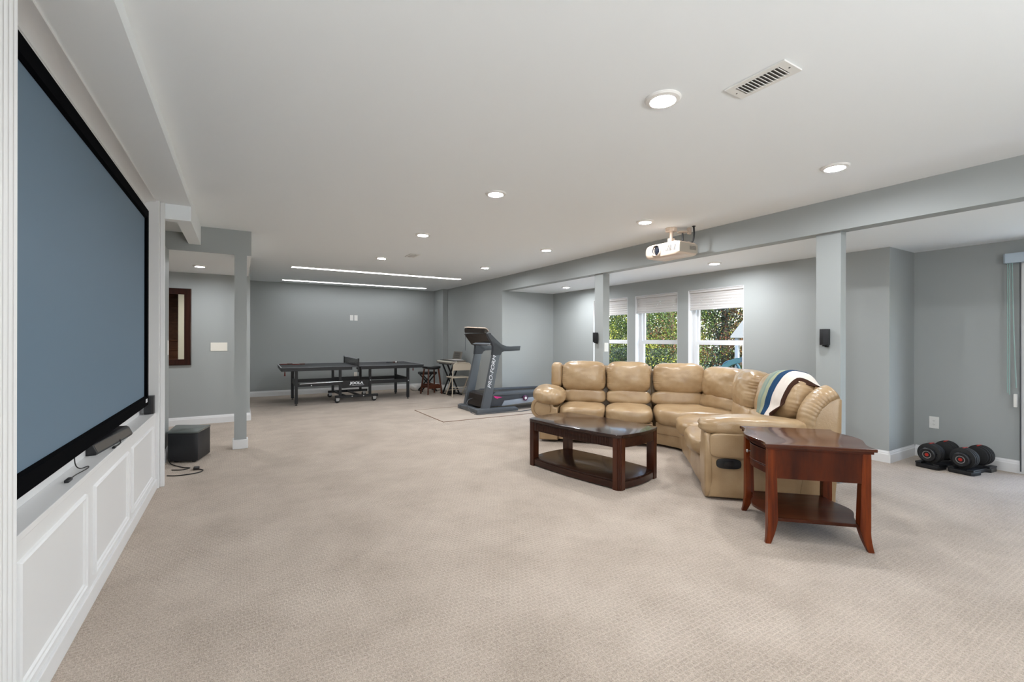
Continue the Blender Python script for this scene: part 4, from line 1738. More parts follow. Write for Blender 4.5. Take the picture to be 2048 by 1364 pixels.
# ------------------------------------------------------------------ dumbbells
def dumbbell(x, y, label):
    t = thing('adjustable_dumbbell', label, 'dumbbell', (x, y, 0), math.radians(-8), 'dumbbells on cradles')
    bm = NB()
    L2 = 0.235
    poly = [(-L2, -0.085), (-L2 + 0.02, -0.1), (-0.10, -0.105), (-0.07, -0.07), (0.07, -0.07), (0.10, -0.105), (L2 - 0.02, -0.1), (L2, -0.085),
            (L2, 0.085), (L2 - 0.02, 0.1), (0.10, 0.105), (0.07, 0.07), (-0.07, 0.07), (-0.10, 0.105), (-L2 + 0.02, 0.1), (-L2, 0.085)]
    prism(bm, poly, 0.0, 0.042, 'z', bev=0.008)
    for s in (-1, 1):
        for sy in (-1, 1):
            prism(bm, [(s * 0.08, sy * 0.05), (s * 0.225, sy * 0.05), (s * 0.225, sy * 0.10), (s * 0.08, sy * 0.10)], 0.04, 0.058, 'z', bev=0.006)
    obj('cradle', bm, M['black'], t, local=True)
    zc = 0.152
    for s in (-1, 1):
        for k, (r, th) in enumerate(((0.088, 0.014), (0.098, 0.018), (0.102, 0.018), (0.102, 0.018), (0.100, 0.018))):
            bm = NB()
            xx = s * (0.075 + k * 0.0245)
            lathe(bm, [(0.02, 0), (r - 0.006, 0), (r, 0.003), (r, th - 0.003), (r - 0.006, th), (0.02, th)], (xx, 0, zc), (s, 0, 0), 32)
            # flat top cut with a notch, as on plates that seat in the cradle
            obj('weight_plate', bm, M['rubber'], t, local=True)
        bm = NB()
        lathe(bm, [(0, 0), (0.062, 0), (0.068, 0.006), (0.068, 0.028), (0.06, 0.034), (0.045, 0.030), (0, 0.030)], (s * 0.196, 0, zc - 0.01), (s, 0, 0), 30)
        for k in range(18):
            a = 2 * PI * k / 18
            box(bm, s * 0.200 - 0.004, -0.004, 0.066, s * 0.200 + 0.018, 0.004, 0.072, M=Matrix.Translation((0, 0, zc - 0.01)) @ Matrix.Rotation(a, 4, 'X'))
        dl = obj('dial', bm, M['black'], t, local=True)
        bm = NB()
        lathe(bm, [(0.037, 0.0295), (0.037, 0.032), (0.031, 0.032), (0.031, 0.0295)], (s * 0.196, 0, zc - 0.01), (s, 0, 0), 24)
        obj('dial_ring', bm, M['steel'], dl, local=True)
        bm = NB()
        lathe(bm, [(0.017, 0.0295), (0.015, 0.033), (0, 0.033)], (s * 0.196, 0, zc - 0.01), (s, 0, 0), 24)
        obj('dial_emblem', bm, M['red'], dl, local=True, label='red dial emblem')
    bm = NB()
    cyl(bm, (-0.08, 0, zc), (0.08, 0, zc), 0.016, 16)
    obj('grip', bm, M['rubber'], t, local=True)
    for s in (-1, 1):
        bm = NB()
        box(bm, s * 0.135 - 0.035, -0.009, zc + 0.085, s * 0.135 + 0.035, 0.009, zc + 0.104, bev=0.004, seg=1)
        obj('lock_tab', bm, M['red'], t, local=True, label='red locking tab')
    return t


dumbbell(6.30, 1.80, 'black adjustable dumbbell on a cradle, the one nearer the wall corner')
dumbbell(6.335, 1.555, 'black adjustable dumbbell on a cradle, the one nearer the blind cords')

# ------------------------------------------------------------------ treadmill
t = thing('treadmill', 'grey treadmill with a slanted console standing on a floor mat', 'treadmill', (4.4, 7.55, 0.006))
Z0 = 0.007
for (ya, yb) in ((7.13, 7.24), (7.86, 7.97)):
    bm = NB()
    prism(bm, [(3.56, Z0), (4.40, Z0), (4.40, 0.055), (4.36, 0.075), (3.60, 0.09), (3.56, 0.07)], ya, yb, 'y', bev=0.010)
    obj('base_rail', bm, M['treadgrey'], t)
bm = NB()
box(bm, 3.57, 7.22, Z0, 3.68, 7.88, 0.075, bev=0.01)
obj('cross_bar', bm, M['treadgrey'], t)
for n_, (ya, yb) in enumerate(((7.155, 7.225), (7.875, 7.945))):
    bm = NB()
    prism(bm, [(3.665, 0.08), (3.825, 0.08), (4.03, 1.05), (3.885, 1.05)], ya, yb, 'y', bev=0.008)
    up = obj('upright', bm, M['treadgrey'], t)
    bm = NB()
    yo = -0.006
    prism(bm, [(3.876, 1.03), (4.036, 1.03), (4.062, 1.078), (4.11, 1.098), (4.22, 1.100), (4.445, 1.110), (4.461, 1.191), (4.25, 1.184), (4.16, 1.190), (4.05, 1.230),
               (3.95, 1.310), (3.87, 1.385), (3.80, 1.43), (3.77, 1.41), (3.80, 1.345), (3.86, 1.26), (3.893, 1.18)], ya + yo, yb - yo, 'y', bev=0.008)
    obj('handrail', bm, M['treaddark'], t)
text_obj('lettering', 'PRO-FORM', 0.098, M['lettering'], frameM(Vector((3.862, 7.1535, 0.73)), (0.19, 0, 0.98), (-0.98, 0, 0.19)), t, 0.001, shear=0.25, bold=0.0, sx=1.22)
# console between the uprights, leaning towards the runner
def skew_loft(profA, ya, profB, yb):
    t_ = bmesh.new()
    A = [t_.verts.new((x, ya, z)) for x, z in profA]
    B = [t_.verts.new((x, yb, z)) for x, z in profB]
    n_ = len(A)
    for k in range(n_):
        t_.faces.new((A[k], A[(k + 1) % n_], B[(k + 1) % n_], B[k]))
    t_.faces.new(A)
    t_.faces.new(B)
    bmesh.ops.recalc_face_normals(t_, faces=t_.faces[:])
    bmesh.ops.bevel(t_, geom=t_.edges[:], offset=0.010, segments=2, affect='EDGES')
    return t_


bm = NB()
merge(bm, skew_loft([(3.885, 1.205), (3.93, 1.215), (3.90, 1.33), (3.86, 1.43), (3.80, 1.425)], 7.19, [(3.835, 1.20), (3.88, 1.21), (3.84, 1.33), (3.78, 1.43), (3.665, 1.415)], 7.93))
obj('console_shell', bm, M['hood'], t)
bm = NB()
merge(bm, skew_loft([(3.79, 1.425), (3.85, 1.435), (3.88, 1.455), (3.83, 1.505), (3.79, 1.50)], 7.32, [(3.665, 1.435), (3.76, 1.44), (3.80, 1.47), (3.74, 1.535), (3.66, 1.525)], 7.90))
cs = obj('console', bm, M['hood'], t)
bm = NB()
merge(bm, skew_loft([(3.885, 1.450), (3.89, 1.465), (3.835, 1.525), (3.79, 1.52), (3.79, 1.508), (3.83, 1.51)], 7.31, [(3.80, 1.465), (3.81, 1.48), (3.745, 1.556), (3.66, 1.548), (3.66, 1.536), (3.735, 1.542)], 7.91))
obj('console_rim', bm, M['proj'], cs)
bm = NB()
beam(bm, (3.84, 7.2, 1.235), (3.84, 7.9, 1.235), 0.03, 0.03)
obj('cross_brace', bm, M['treadlight'], t)
bm = NB()
prism(bm, [(3.90, 1.20), (3.96, 1.05), (4.04, 1.05), (4.0, 1.24)], 7.23, 7.255, 'y')
obj('gusset', bm, M['treadside'], t)
bm = NB()
tube(bm, [(3.67, 7.86, 1.43), (3.665, 7.86, 1.10)], 0.004, 6)
obj('safety_string', bm, M['cable_grey'], t)
bm = NB()
prism(bm, [(3.70, 0.10), (4.28, 0.12), (4.28, 0.33), (4.05, 0.355), (3.80, 0.345), (3.735, 0.31), (3.715, 0.20)], 7.27, 7.83, 'y', bev=0.018, seg=3)
obj('motor_hood', bm, M['hood'], t)
for ya, yb in ((7.235, 7.30), (7.80, 7.865)):
    bm = NB()
    prism(bm, [(3.86, 0.10), (4.22, 0.10), (4.30, 0.19), (5.55, 0.19), (5.57, 0.30), (5.50, 0.345), (3.98, 0.365), (3.88, 0.30)], ya, yb, 'y', bev=0.010)
    obj('side_rail', bm, M['treadside'], t)
    bm = NB()
    s = -1 if ya < 7.5 else 1
    ye = ya if s < 0 else yb
    prism(bm, [(3.90, 0.300), (5.50, 0.270), (5.53, 0.315), (5.48, 0.335), (3.98, 0.352)], min(ye, ye + s * 0.010), max(ye, ye + s * 0.010), 'y', bev=0.003)
    obj('foot_strip', bm, M['treadgrey'], t)
bm = NB()
box(bm, 4.2, 7.30, 0.29, 5.54, 7.80, 0.325)
obj('belt', bm, M['belt'], t, smooth=None)
for ya in (7.245, 7.80):
    bm = NB()
    prism(bm, [(4.10, 0.095), (4.16, 0.19), (5.35, 0.245), (5.55, 0.245), (5.55, 0.15), (4.9, 0.135)], ya - 0.02, ya + 0.035, 'y', bev=0.008)
    obj('lift_frame', bm, M['treadlight'], t)
bm = NB()
lathe(bm, [(0, 0), (0.045, 0), (0.05, 0.012), (0.05, 0.03), (0.04, 0.036), (0, 0.036)], (4.60, 7.225, 0.215), (0, -1, 0), 24)
obj('roller_cap', bm, M['purple'], t)
bm = NB()
lathe(bm, [(0, 0.036), (0.026, 0.036), (0.024, 0.041), (0, 0.041)], (4.60, 7.225, 0.215), (0, -1, 0), 24)
obj('cap_disc', bm, M['white'], t)
bm = NB()
prism(bm, [(3.935, 0.292), (4.0, 0.280), (4.12, 0.255), (4.03, 0.245), (4.02, 0.232), (3.965, 0.255)], 7.228, 7.236, 'y')
obj('side_logo', bm, M['pink'], t, smooth=None, label='small pink swoosh on the side')
t2 = thing('power_cable', 'grey power cord from the treadmill base trailing across the mat', 'cable', (3.7, 7.2, 0))
bm = NB()
tube(bm, spline([(3.70, 7.62, 0.22), (3.60, 7.58, 0.20), (3.545, 7.52, 0.13), (3.54, 7.35, 0.014), (3.52, 7.10, 0.012), (3.62, 7.05, 0.012), (4.0, 7.06, 0.012), (4.4, 7.0, 0.012), (4.75, 7.12, 0.012)], 10), 0.007, 6)
obj('wire', bm, M['cable_grey'], t2)
mt = thing('floor_mat', 'thin pale floor mat with a brown edge under the treadmill', 'mat', (4.1, 7.43, 0))
bm = NB()
box(bm, 2.775, 6.755, 0.0, 5.65, 8.12, 0.005)
obj('sheet', bm, M['mat'], mt, smooth=None)
bm = NB()
for (a, b, c, e) in ((2.765, 6.745, 5.66, 6.759), (2.765, 8.116, 5.66, 8.13), (2.765, 6.759, 2.779, 8.116), (5.646, 6.759, 5.66, 8.116)):
    box(bm, a, b, 0.0, c, e, 0.0065)
obj('edge', bm, M['mat_edge'], mt, smooth=None)

# ------------------------------------------------------------------ table tennis table
TX, TY = 2.085, 10.36
tt = thing('table_tennis_table', 'black table tennis table with a net and caster frame before the back wall', 'table', (TX, TY, 0), math.radians(-1.3))
for s in (-1, 1):
    xa, xb = sorted((s * 0.012, s * 1.40))
    bm = NB()
    box(bm, xa, -0.7625, 0.742, xb, 0.7625, 0.762, bev=0.003, seg=1)
    top = obj('table_half', bm, M['table_top'], tt, local=True)
    bm = NB()
    for (a, b, c, e) in ((xa + 0.02, -0.757, xb - 0.004, -0.735), (xa + 0.02, 0.735, xb - 0.004, 0.757)):
        x0_, x1_ = a, c
        if s < 0:
            x1_ = c - 0.09
        else:
            x0_ = a + 0.03
        box(bm, x0_, b, 0.69, x1_, e, 0.742)
    xo = s * 1.385
    box(bm, xo - 0.011, -0.755, 0.69, xo + 0.011, 0.755, 0.742)
    obj('apron', bm, M['blackm'], top, local=True, smooth=None)
    bm = NB()
    w = 0.014
    box(bm, xa, -0.7625, 0.7618, xb, -0.7625 + w, 0.7628)
    box(bm, xa, 0.7625 - w, 0.7618, xb, 0.7625, 0.7628)
    xe = s * 1.40
    box(bm, min(xe, xe - s * w), -0.7625, 0.7618, max(xe, xe - s * w), 0.7625, 0.7628)
    obj('line', bm, M['lettering'], top, local=True, smooth=None)
    for yy in (-0.5, 0.5):
        bm = NB()
        xl = s * 1.12
        box(bm, xl - 0.028, yy - 0.028, 0.03, xl + 0.028, yy + 0.028, 0.70, bev=0.004, seg=1)
        lg = obj('leg', bm, M['blackm'], tt, local=True)
        bm = NB()
        lathe(bm, [(0.008, 0.035), (0.008, 0.014), (0.022, 0.008), (0.022, 0), (0, 0)], (xl, yy, 0), seg=14)
        obj('leveller', bm, M['rubber'], lg, local=True)
        # side beams from the leg to the centre frame
        bm = NB()
        xc = s * 0.30
        beam(bm, (xl, yy, 0.40), (xc, yy, 0.40), 0.03, 0.075)
        obj('side_beam', bm, M['blackm'], tt, local=True, smooth=None)
    bm = NB()
    box(bm, s * 1.12 - 0.012, -0.5, 0.36, s * 1.12 + 0.012, 0.5, 0.47)
    obj('end_beam', bm, M['blackm'], tt, local=True, smooth=None)
    for yy in (-0.5, 0.5):
        bm = NB()
        box(bm, s * 0.30 - 0.025, yy - 0.025, 0.14, s * 0.30 + 0.025, yy + 0.025, 0.70, bev=0.003, seg=1)
        obj('center_post', bm, M['blackm'], tt, local=True)
for yy in (-0.52, 0.52):
    bm = NB()
    box(bm, -0.27, yy - 0.012, 0.30, 0.27, yy + 0.012, 0.45)
    sp_ = obj('side_plate', bm, M['blackm'], tt, local=True, smooth=None)
    bm = NB()
    box(bm, -0.40, yy - 0.03, 0.10, 0.46, yy + 0.03, 0.15, bev=0.004, seg=1)
    obj('caster_rail', bm, M['blackm'], tt, local=True)
    for xx in (-0.36, 0.38):
        bm = NB()
        lathe(bm, [(0, -0.022), (0.03, -0.022), (0.048, -0.016), (0.05, 0), (0.048, 0.016), (0.03, 0.022), (0, 0.022)], (xx, yy, 0.05), (0, 1, 0), 24)
        cs_ = obj('caster', bm, M['rubber'], tt, local=True)
        bm = NB()
        for s in (-1, 1):
            prism(bm, [(xx - 0.02, 0.04), (xx + 0.03, 0.04), (xx + 0.045, 0.085), (xx + 0.03, 0.104), (xx - 0.03, 0.104)], yy + s * 0.030 - 0.003, yy + s * 0.030 + 0.003, 'y')
        box(bm, xx - 0.03, yy - 0.033, 0.098, xx + 0.03, yy + 0.033, 0.104)
        obj('fork', bm, M['steel'], cs_, local=True, smooth=None)
for xx in (-0.18, 0.10):
    bm = NB()
    beam(bm, (xx, -0.5, 0.125), (xx - 0.08, 0.5, 0.125), 0.05, 0.03)
    obj('cross_bar', bm, M['blackm'], tt, local=True, smooth=None)
bm = NB()
tube(bm, [(-1.06, -0.536, 0.42), (-0.25, -0.536, 0.44)], 0.010, 8)
obj('locking_rod', bm, M['steel'], tt, local=True, label='bright metal locking rod')
bm = NB()
for (xx, zz) in ((-0.85, 0.385), (-0.07, 0.125), (0.16, 0.125), (0.30, 0.445), (1.12, 0.40)):
    lathe(bm, [(0, 0.010), (0.012, 0.008), (0.014, 0)], (xx, -0.545 if abs(zz - 0.4) < 0.06 else -0.55, zz), (0, -1, 0), 10)
obj('bolt', bm, M['steel'], tt, local=True)
text_obj('lettering', 'JOOLA', 0.068, M['lettering'], Matrix.Translation((0.02, -0.5335, 0.395)) @ Matrix.Rotation(PI / 2, 4, 'X'), None, 0.001, shear=0.1, bold=0.004, sx=1.25)
lt = bpy.data.objects['lettering.001'] if 'lettering.001' in bpy.data.objects else None
lt.parent = tt
bm = NB()
prism(bm, [(-0.09, 0.342), (0.16, 0.348), (0.18, 0.356), (-0.05, 0.350)], -0.5345, -0.5325, 'y')
obj('logo_stroke', bm, M['lettering'], tt, local=True, smooth=None)
# net
for s in (-1, 1):
    bm = NB()
    box(bm, -0.014, s * 0.83 - 0.014, 0.64, 0.014, s * 0.83 + 0.014, 0.92, bev=0.003, seg=1)
    box(bm, -0.02, min(s * 0.72, s * 0.815), 0.70, 0.02, max(s * 0.72, s * 0.815), 0.735)
    obj('net_post', bm, M['blackm'], tt, local=True)
bm = NB()
nz, ny = 9, 70
for k in range(nz):
    z = 0.77 + k * 0.0165
    box(bm, -0.0012, -0.82, z, 0.0012, 0.82, z + 0.004)
for k in range(ny):
    y = -0.82 + 1.64 * k / (ny - 1)
    box(bm, -0.0012, y - 0.002, 0.765, 0.0012, y + 0.002, 0.905)
nt_ = obj('net', bm, M['net'], tt, local=True, smooth=None)
nt_['kind'] = 'stuff'
bm = NB()
box(bm, -0.004, -0.83, 0.902, 0.004, 0.83, 0.916)
obj('net_tape', bm, M['lettering'], tt, local=True, smooth=None, label='white tape along the net top')
for xx, yy in ((-1.33, -0.66), (1.02, 0.6), (1.30, -0.30)):
    bm = NB()
    tube(bm, [(xx, yy, 0.70), (xx, yy, 0.60)], [0.006, 0.016], 8)
    obj('strap', bm, M['paddle'], tt, local=True)


def paddle(x, y, rz, label, m, z=0.763):
    t = thing('table_tennis_paddle', label, 'paddle', (x, y, z), rz)
    bm = NB()
    pts = [(0.076 * math.cos(2 * PI * k / 28), 0.08 * math.sin(2 * PI * k / 28)) for k in range(28)]
    prism(bm, pts, 0.0, 0.014, 'z', bev=0.003, seg=1)
    obj('blade', bm, m, t, local=True)
    bm = NB()
    box(bm, -0.014, -0.18, 0.0, 0.014, -0.07, 0.024, bev=0.006)
    obj('handle', bm, M['stoolwood'], t, local=True)


c, s = math.cos(math.radians(-1.3)), math.sin(math.radians(-1.3))
paddle(0.80, 10.86, math.radians(70), 'red paddle on the hall end of the table tennis table', M['paddle'])
paddle(1.02, 10.66, math.radians(100), 'second red paddle beside the first on the hall end of the table', M['paddle'])
paddle(2.98, 10.52, math.radians(80), 'black paddle lying on the treadmill end of the table tennis table', M['black'])
tb_ = thing('table_tennis_ball', 'white table tennis ball beside the black paddle', 'ball', (3.10, 10.42, 0.783))
bm = NB()
bmesh.ops.create_uvsphere(bm, u_segments=16, v_segments=10, radius=0.02)
obj('shell', bm, M['white'], tb_, local=True)

# ------------------------------------------------------------------ music corner
# keyboard on an X stand along the right wall
kx0, kx1, ky0, ky1, kz = 4.16, 4.50, 9.62, 10.58, 0.735
kb = thing('electronic_keyboard', 'electronic keyboard with a music rest by the corner wall', 'keyboard', (4.33, 10.1, kz))
bm = NB()
prism(bm, [(kx0, kz), (kx1, kz), (kx1, kz + 0.085), (kx0 + 0.15, kz + 0.075), (kx0 + 0.145, kz + 0.045), (kx0, kz + 0.045)], ky0, ky1, 'y', bev=0.006, seg=1)
obj('case', bm, M['keycase'], kb)
nk = 36
proto = None
for k in range(nk):
    yy = ky0 + 0.04 + (ky1 - ky0 - 0.08) * (k + 0.5) / nk
    if proto is None:
        bm = NB()
        wk = (ky1 - ky0 - 0.08) / nk - 0.0015
        box(bm, -0.0725, -wk / 2, -0.018, 0.0725, wk / 2, 0.012, bev=0.0015, seg=1)
        proto = obj('white_key', bm, M['keywhite'], kb, local=True)
        kk = proto
    else:
        kk = proto.copy()
        COL.objects.link(kk)
        kk.parent = kb
    kk.location = (kx0 + 0.072 - 4.33, yy - 10.1, 0.05)
bm = NB()
for k in range(nk - 1):
    if k % 7 in (2, 6):
        continue
    yy = ky0 + 0.04 + (ky1 - ky0 - 0.08) * (k + 1) / nk
    box(bm, kx0 + 0.055, yy - 0.006, kz + 0.055, kx0 + 0.145, yy + 0.006, kz + 0.072)
obj('black_keys', bm, M['black'], kb, smooth=None)
bm = NB()
Mx = Matrix.Translation((4.47, 10.08, kz + 0.085)) @ Matrix.Rotation(math.radians(14), 4, 'Y')
box(bm, -0.006, -0.24, 0, 0.006, 0.24, 0.20, bev=0.003, seg=1, M=Mx)
rest = obj('music_rest', bm, M['keycase'], kb)
bm = NB()
Mx2 = Mx
for k in range(6):
    box(bm, -0.0075, -0.17, 0.04 + k * 0.024, -0.0055, 0.17, 0.05 + k * 0.024, M=Mx2)
obj('slot', bm, M['blackm'], rest, smooth=None)
st = thing('keyboard_stand', 'black folding X stand under the electronic keyboard', 'stand', (4.33, 10.1, 0))
for yy in (9.95, 10.25):
    for s in (-1, 1):
        bm = NB()
        beam(bm, (4.34 - s * 0.14, yy + s * 0.012, 0.02), (4.33 + s * 0.15, yy + s * 0.012, kz - 0.02), 0.025, 0.03)
        obj('leg', bm, M['blackm'], st, smooth=None)
bm = NB()
for xx in (4.18, 4.48):
    beam(bm, (xx, 9.75, kz - 0.012), (xx, 10.45, kz - 0.012), 0.03, 0.022)
for xx in (4.20, 4.48):
    beam(bm, (xx, 9.80, 0.015), (xx, 10.40, 0.015), 0.03, 0.03)
beam(bm, (4.33, 9.95, 0.37), (4.33, 10.25, 0.37), 0.025, 0.025)
obj('cross_bar', bm, M['blackm'], st, smooth=None)
pp_ = thing('sheet_music', 'loose white sheets lying on the keyboard end by the folding chair', 'paper', (4.35, 9.80, kz + 0.0885))
for dx, dy, rz in ((0, 0, 0.1), (0.02, 0.06, 0.35)):
    bm = NB()
    box(bm, -0.105, -0.15, 0, 0.105, 0.15, 0.003, M=Matrix.Rotation(rz, 4, 'Z') @ Matrix.Translation((dx, dy, dy * 0.06)))
    obj('sheet', bm, M['paper'], pp_, local=True, smooth=None)
# folding chair
fc = thing('folding_chair', 'beige metal folding chair at the keyboard, behind the treadmill', 'chair', (4.33, 9.7, 0))
for s in (-1, 1):
    xx = 4.33 + s * 0.215
    bm = NB()
    tube(bm, [(xx, 9.50, 0.0), (xx, 9.50, 0.40), (xx, 9.47, 0.60)] + [], 0.012, 10)
    obj('leg', bm, M['beige_steel'], fc)
    bm = NB()
    tube(bm, [(xx + s * -0.012, 9.91, 0.0), (xx - s * 0.012, 9.57, 0.44)], 0.012, 10)
    obj('leg', bm, M['beige_steel'], fc)
bm = NB()
hoop = [(4.33 - 0.215, 9.47, 0.60)]
for k in range(0, 13):
    a = PI - k / 12 * PI
    ca, sa = math.cos(a), math.sin(a)
    hoop.append((4.33 + math.copysign(abs(ca) ** 0.55, ca) * 0.215, 9.455, 0.66 + 0.115 * abs(sa) ** 0.55))
hoop.append((4.33 + 0.215, 9.47, 0.60))
tube(bm, hoop, 0.012, 10)
obj('back_frame', bm, M['beige_steel'], fc)
bm = NB()
pts = []
for k in range(15):
    a = k / 14 * PI
    ca, sa = math.cos(a), math.sin(a)
    pts.append((4.33 + math.copysign(abs(ca) ** 0.55, ca) * 0.208, 0.655 + 0.113 * abs(sa) ** 0.55))
pts += [(4.33 - 0.208, 0.605), (4.33 + 0.208, 0.605)]
prism(bm, pts, 9.452, 9.462, 'y')
obj('backrest', bm, M['beige_steel'], fc, smooth=None)
bm = NB()
box(bm, 4.33 - 0.20, 9.52, 0.425, 4.33 + 0.20, 9.90, 0.450, bev=0.010)
obj('seat', bm, M['beige_steel'], fc)
bm = NB()
cyl(bm, (4.33 - 0.215, 9.50, 0.22), (4.33 + 0.215, 9.50, 0.22), 0.007, 8)
cyl(bm, (4.33 - 0.20, 9.83, 0.13), (4.33 + 0.20, 9.83, 0.13), 0.007, 8)
obj('stretcher', bm, M['beige_steel'], fc)
# wooden saddle stool
ws = thing('saddle_stool', 'wooden stool with a black saddle seat and splayed brown legs by the keyboard', 'stool', (3.945, 10.37, 0), math.radians(10))
bm = NB()
cushion(bm, (0, 0, 0.615), (0.40, 0.30, 0.06), n=12, k=5, zfun=lambda p: Vector((p.x, p.y, p.z + 0.03 * (p.x / 0.2) ** 2)))
obj('seat', bm, M['blackvinyl'], ws, local=True)
for sx_ in (-1, 1):
    for sy_ in (-1, 1):
        bm = NB()
        beam(bm, (sx_ * 0.19, sy_ * 0.17, 0), (sx_ * 0.135, sy_ * 0.10, 0.60), 0.034, 0.034, bev=0.004)
        obj('leg', bm, M['stoolwood'], ws, local=True)
for s in (-1, 1):
    bm = NB()
    prism(bm, [(-0.165, 0.14), (0.165, 0.14), (0.16, 0.22), (0.10, 0.24), (-0.10, 0.24), (-0.16, 0.22)], s * 0.145 - 0.01, s * 0.145 + 0.01, 'y')
    obj('stretcher', bm, M['stoolwood'], ws, local=True, smooth=None)
    bm = NB()
    beam(bm, (s * 0.165, -0.14, 0.20), (s * 0.165, 0.14, 0.20), 0.02, 0.03)
    obj('stretcher', bm, M['stoolwood'], ws, local=True, smooth=None)
# padded bench with X legs
bn = thing('keyboard_bench', 'low black padded bench on crossed legs behind the wooden stool', 'bench', (4.08, 11.0, 0))
bm = NB()
cushion(bm, (0, 0, 0.455), (0.44, 0.30, 0.07), n=12, k=6)
obj('seat', bm, M['blackvinyl'], bn, local=True)
for yy in (-0.11, 0.11):
    for s in (-1, 1):
        bm = NB()
        beam(bm, (-s * 0.19, yy + s * 0.012, 0.02), (s * 0.17, yy + s * 0.012, 0.425), 0.022, 0.028)
        obj('leg', bm, M['blackm'], bn, local=True, smooth=None)
bm = NB()
for s in (-1, 1):
    beam(bm, (s * 0.18, -0.15, 0.015), (s * 0.18, 0.15, 0.015), 0.028, 0.03)
obj('foot_bar', bm, M['blackm'], bn, local=True, smooth=None)


# small clutter on the floor there
def lump(name, label, cat, c, size, m, seed, part='body'):
    t = thing(name, label, cat, (c[0], c[1], 0))
    bm = NB()
    cushion(bm, (c[0], c[1], size[2] / 2), size, n=12, k=2.6, wr=0.05, seed=seed)
    obj(part, bm, m, t, smooth=70)
    return t


lump('plastic_bag', 'crumpled white plastic bag on the floor at the back wall by the stools', 'bag', (3.92, 11.3, 0), (0.34, 0.28, 0.17), M['paper'], 1.0, 'sack')
lump('shoulder_bag', 'slumped black bag on the floor under the keyboard', 'bag', (4.33, 10.10, 0), (0.22, 0.20, 0.12), M['blackvinyl'], 5.0, 'sack')
lump('plastic_bag', 'crumpled pale bag on the floor under the keyboard by the wall', 'bag', (4.50, 10.72, 0), (0.26, 0.36, 0.16), M['paper'], 3.0, 'sack')

# ------------------------------------------------------------------ garden
sbox('ground_lawn', M['grass'], 9.3, -14, -0.22, 60, 60, -0.10)
sbox('ground_bounce', mat('ground_bounce_pale', (196, 192, 184), 0.85, var=0.15, vscale=3), 6.8, -14, -0.22, 9.3, 30, -0.095)  # unseen pale ground, added to bounce sunlight up onto the bay ceiling


def tree(label, c, hgt_, rad, n, mats_, seed, group='trees beyond the windows', leaf=0.022):
    rnd = random.Random(seed)
    rs = np.random.RandomState(seed)
    t = thing('garden_shrub' if hgt_ < 1.6 else 'garden_tree', label, 'shrub' if hgt_ < 1.6 else 'tree', (c[0], c[1], -0.1), 0, group)
    bm = NB()
    rt = 0.04 * hgt_ * 0.6
    tube(bm, spline([(0, 0, 0), (0.06, 0.05, hgt_ * 0.3), (-0.05, 0.06, hgt_ * 0.6), (0.03, 0, hgt_ * 0.9)], 6), [rt * (1 - 0.045 * i) for i in range(19)], 8)
    for k in range(9):
        a = rnd.random() * 2 * PI
        z0 = hgt_ * (0.15 + 0.6 * rnd.random())
        L_ = rad * (0.4 + 0.4 * rnd.random())
        tube(bm, [(0.0, 0.03, z0), (math.cos(a) * L_ * 0.5, math.sin(a) * L_ * 0.5, z0 + 0.08 * hgt_), (math.cos(a) * L_, math.sin(a) * L_, z0 + 0.12 * hgt_)], [rt * 0.35, rt * 0.22, rt * 0.08], 6)
    obj('trunk', bm, M['bark'], t, local=True)
    nclump = 110
    ca = rs.rand(nclump) * 2 * PI
    cz = rs.rand(nclump)
    cr_ = rad * 0.88 * np.sqrt(rs.rand(nclump)) * np.sqrt(np.clip(1 - (2 * cz - 0.9) ** 2 * 0.75, 0.1, 1))
    cc = np.stack([cr_ * np.cos(ca), cr_ * np.sin(ca), 0.06 * hgt_ + cz * hgt_ * 0.9], 1)
    cs_ = rad * (0.10 + 0.12 * rs.rand(nclump))
    cm = np.where(rs.rand(nclump) < 0.5, rs.randint(0, len(mats_), nclump), 0)
    ki = rs.randint(0, nclump, n)
    P_ = cc[ki] + rs.normal(size=(n, 3)) * cs_[ki][:, None]
    d = np.hypot(P_[:, 0], P_[:, 1])
    f_ = np.minimum(1.0, rad / np.maximum(d, 1e-6))
    P_[:, 0] *= f_
    P_[:, 1] *= f_
    P_[:, 2] = np.clip(P_[:, 2], 0.03, hgt_)
    u = rs.normal(size=(n, 3))
    u /= np.linalg.norm(u, axis=1)[:, None]
    w = np.cross(u, rs.normal(size=(n, 3)))
    w /= np.linalg.norm(w, axis=1)[:, None]
    v = np.cross(u, w)
    l_ = (leaf * (0.6 + 0.9 * rs.rand(n)))[:, None]
    b_ = l_ * 0.55
    V = np.stack([P_ - w * l_, P_ + v * b_ + u * b_ * 0.3, P_ + w * l_, P_ - v * b_ + u * b_ * 0.3], 1).reshape(-1, 3)
    me = bpy.data.meshes.new('crown')
    me.vertices.add(4 * n)
    me.vertices.foreach_set('co', V.ravel())
    me.loops.add(4 * n)
    me.loops.foreach_set('vertex_index', np.arange(4 * n, dtype=np.int32))
    me.polygons.add(n)
    me.polygons.foreach_set('loop_start', np.arange(0, 4 * n, 4, dtype=np.int32))
    for x in mats_:
        me.materials.append(x)
    mi = np.where(rs.rand(n) < 0.75, cm[ki], rs.randint(0, len(mats_), n)).astype(np.int32)
    me.polygons.foreach_set('material_index', mi)
    me.update(calc_edges=True)
    me.validate()
    o = bpy.data.objects.new('crown', me)
    COL.objects.link(o)
    o.parent = t
    o['kind'] = 'stuff'
    return t


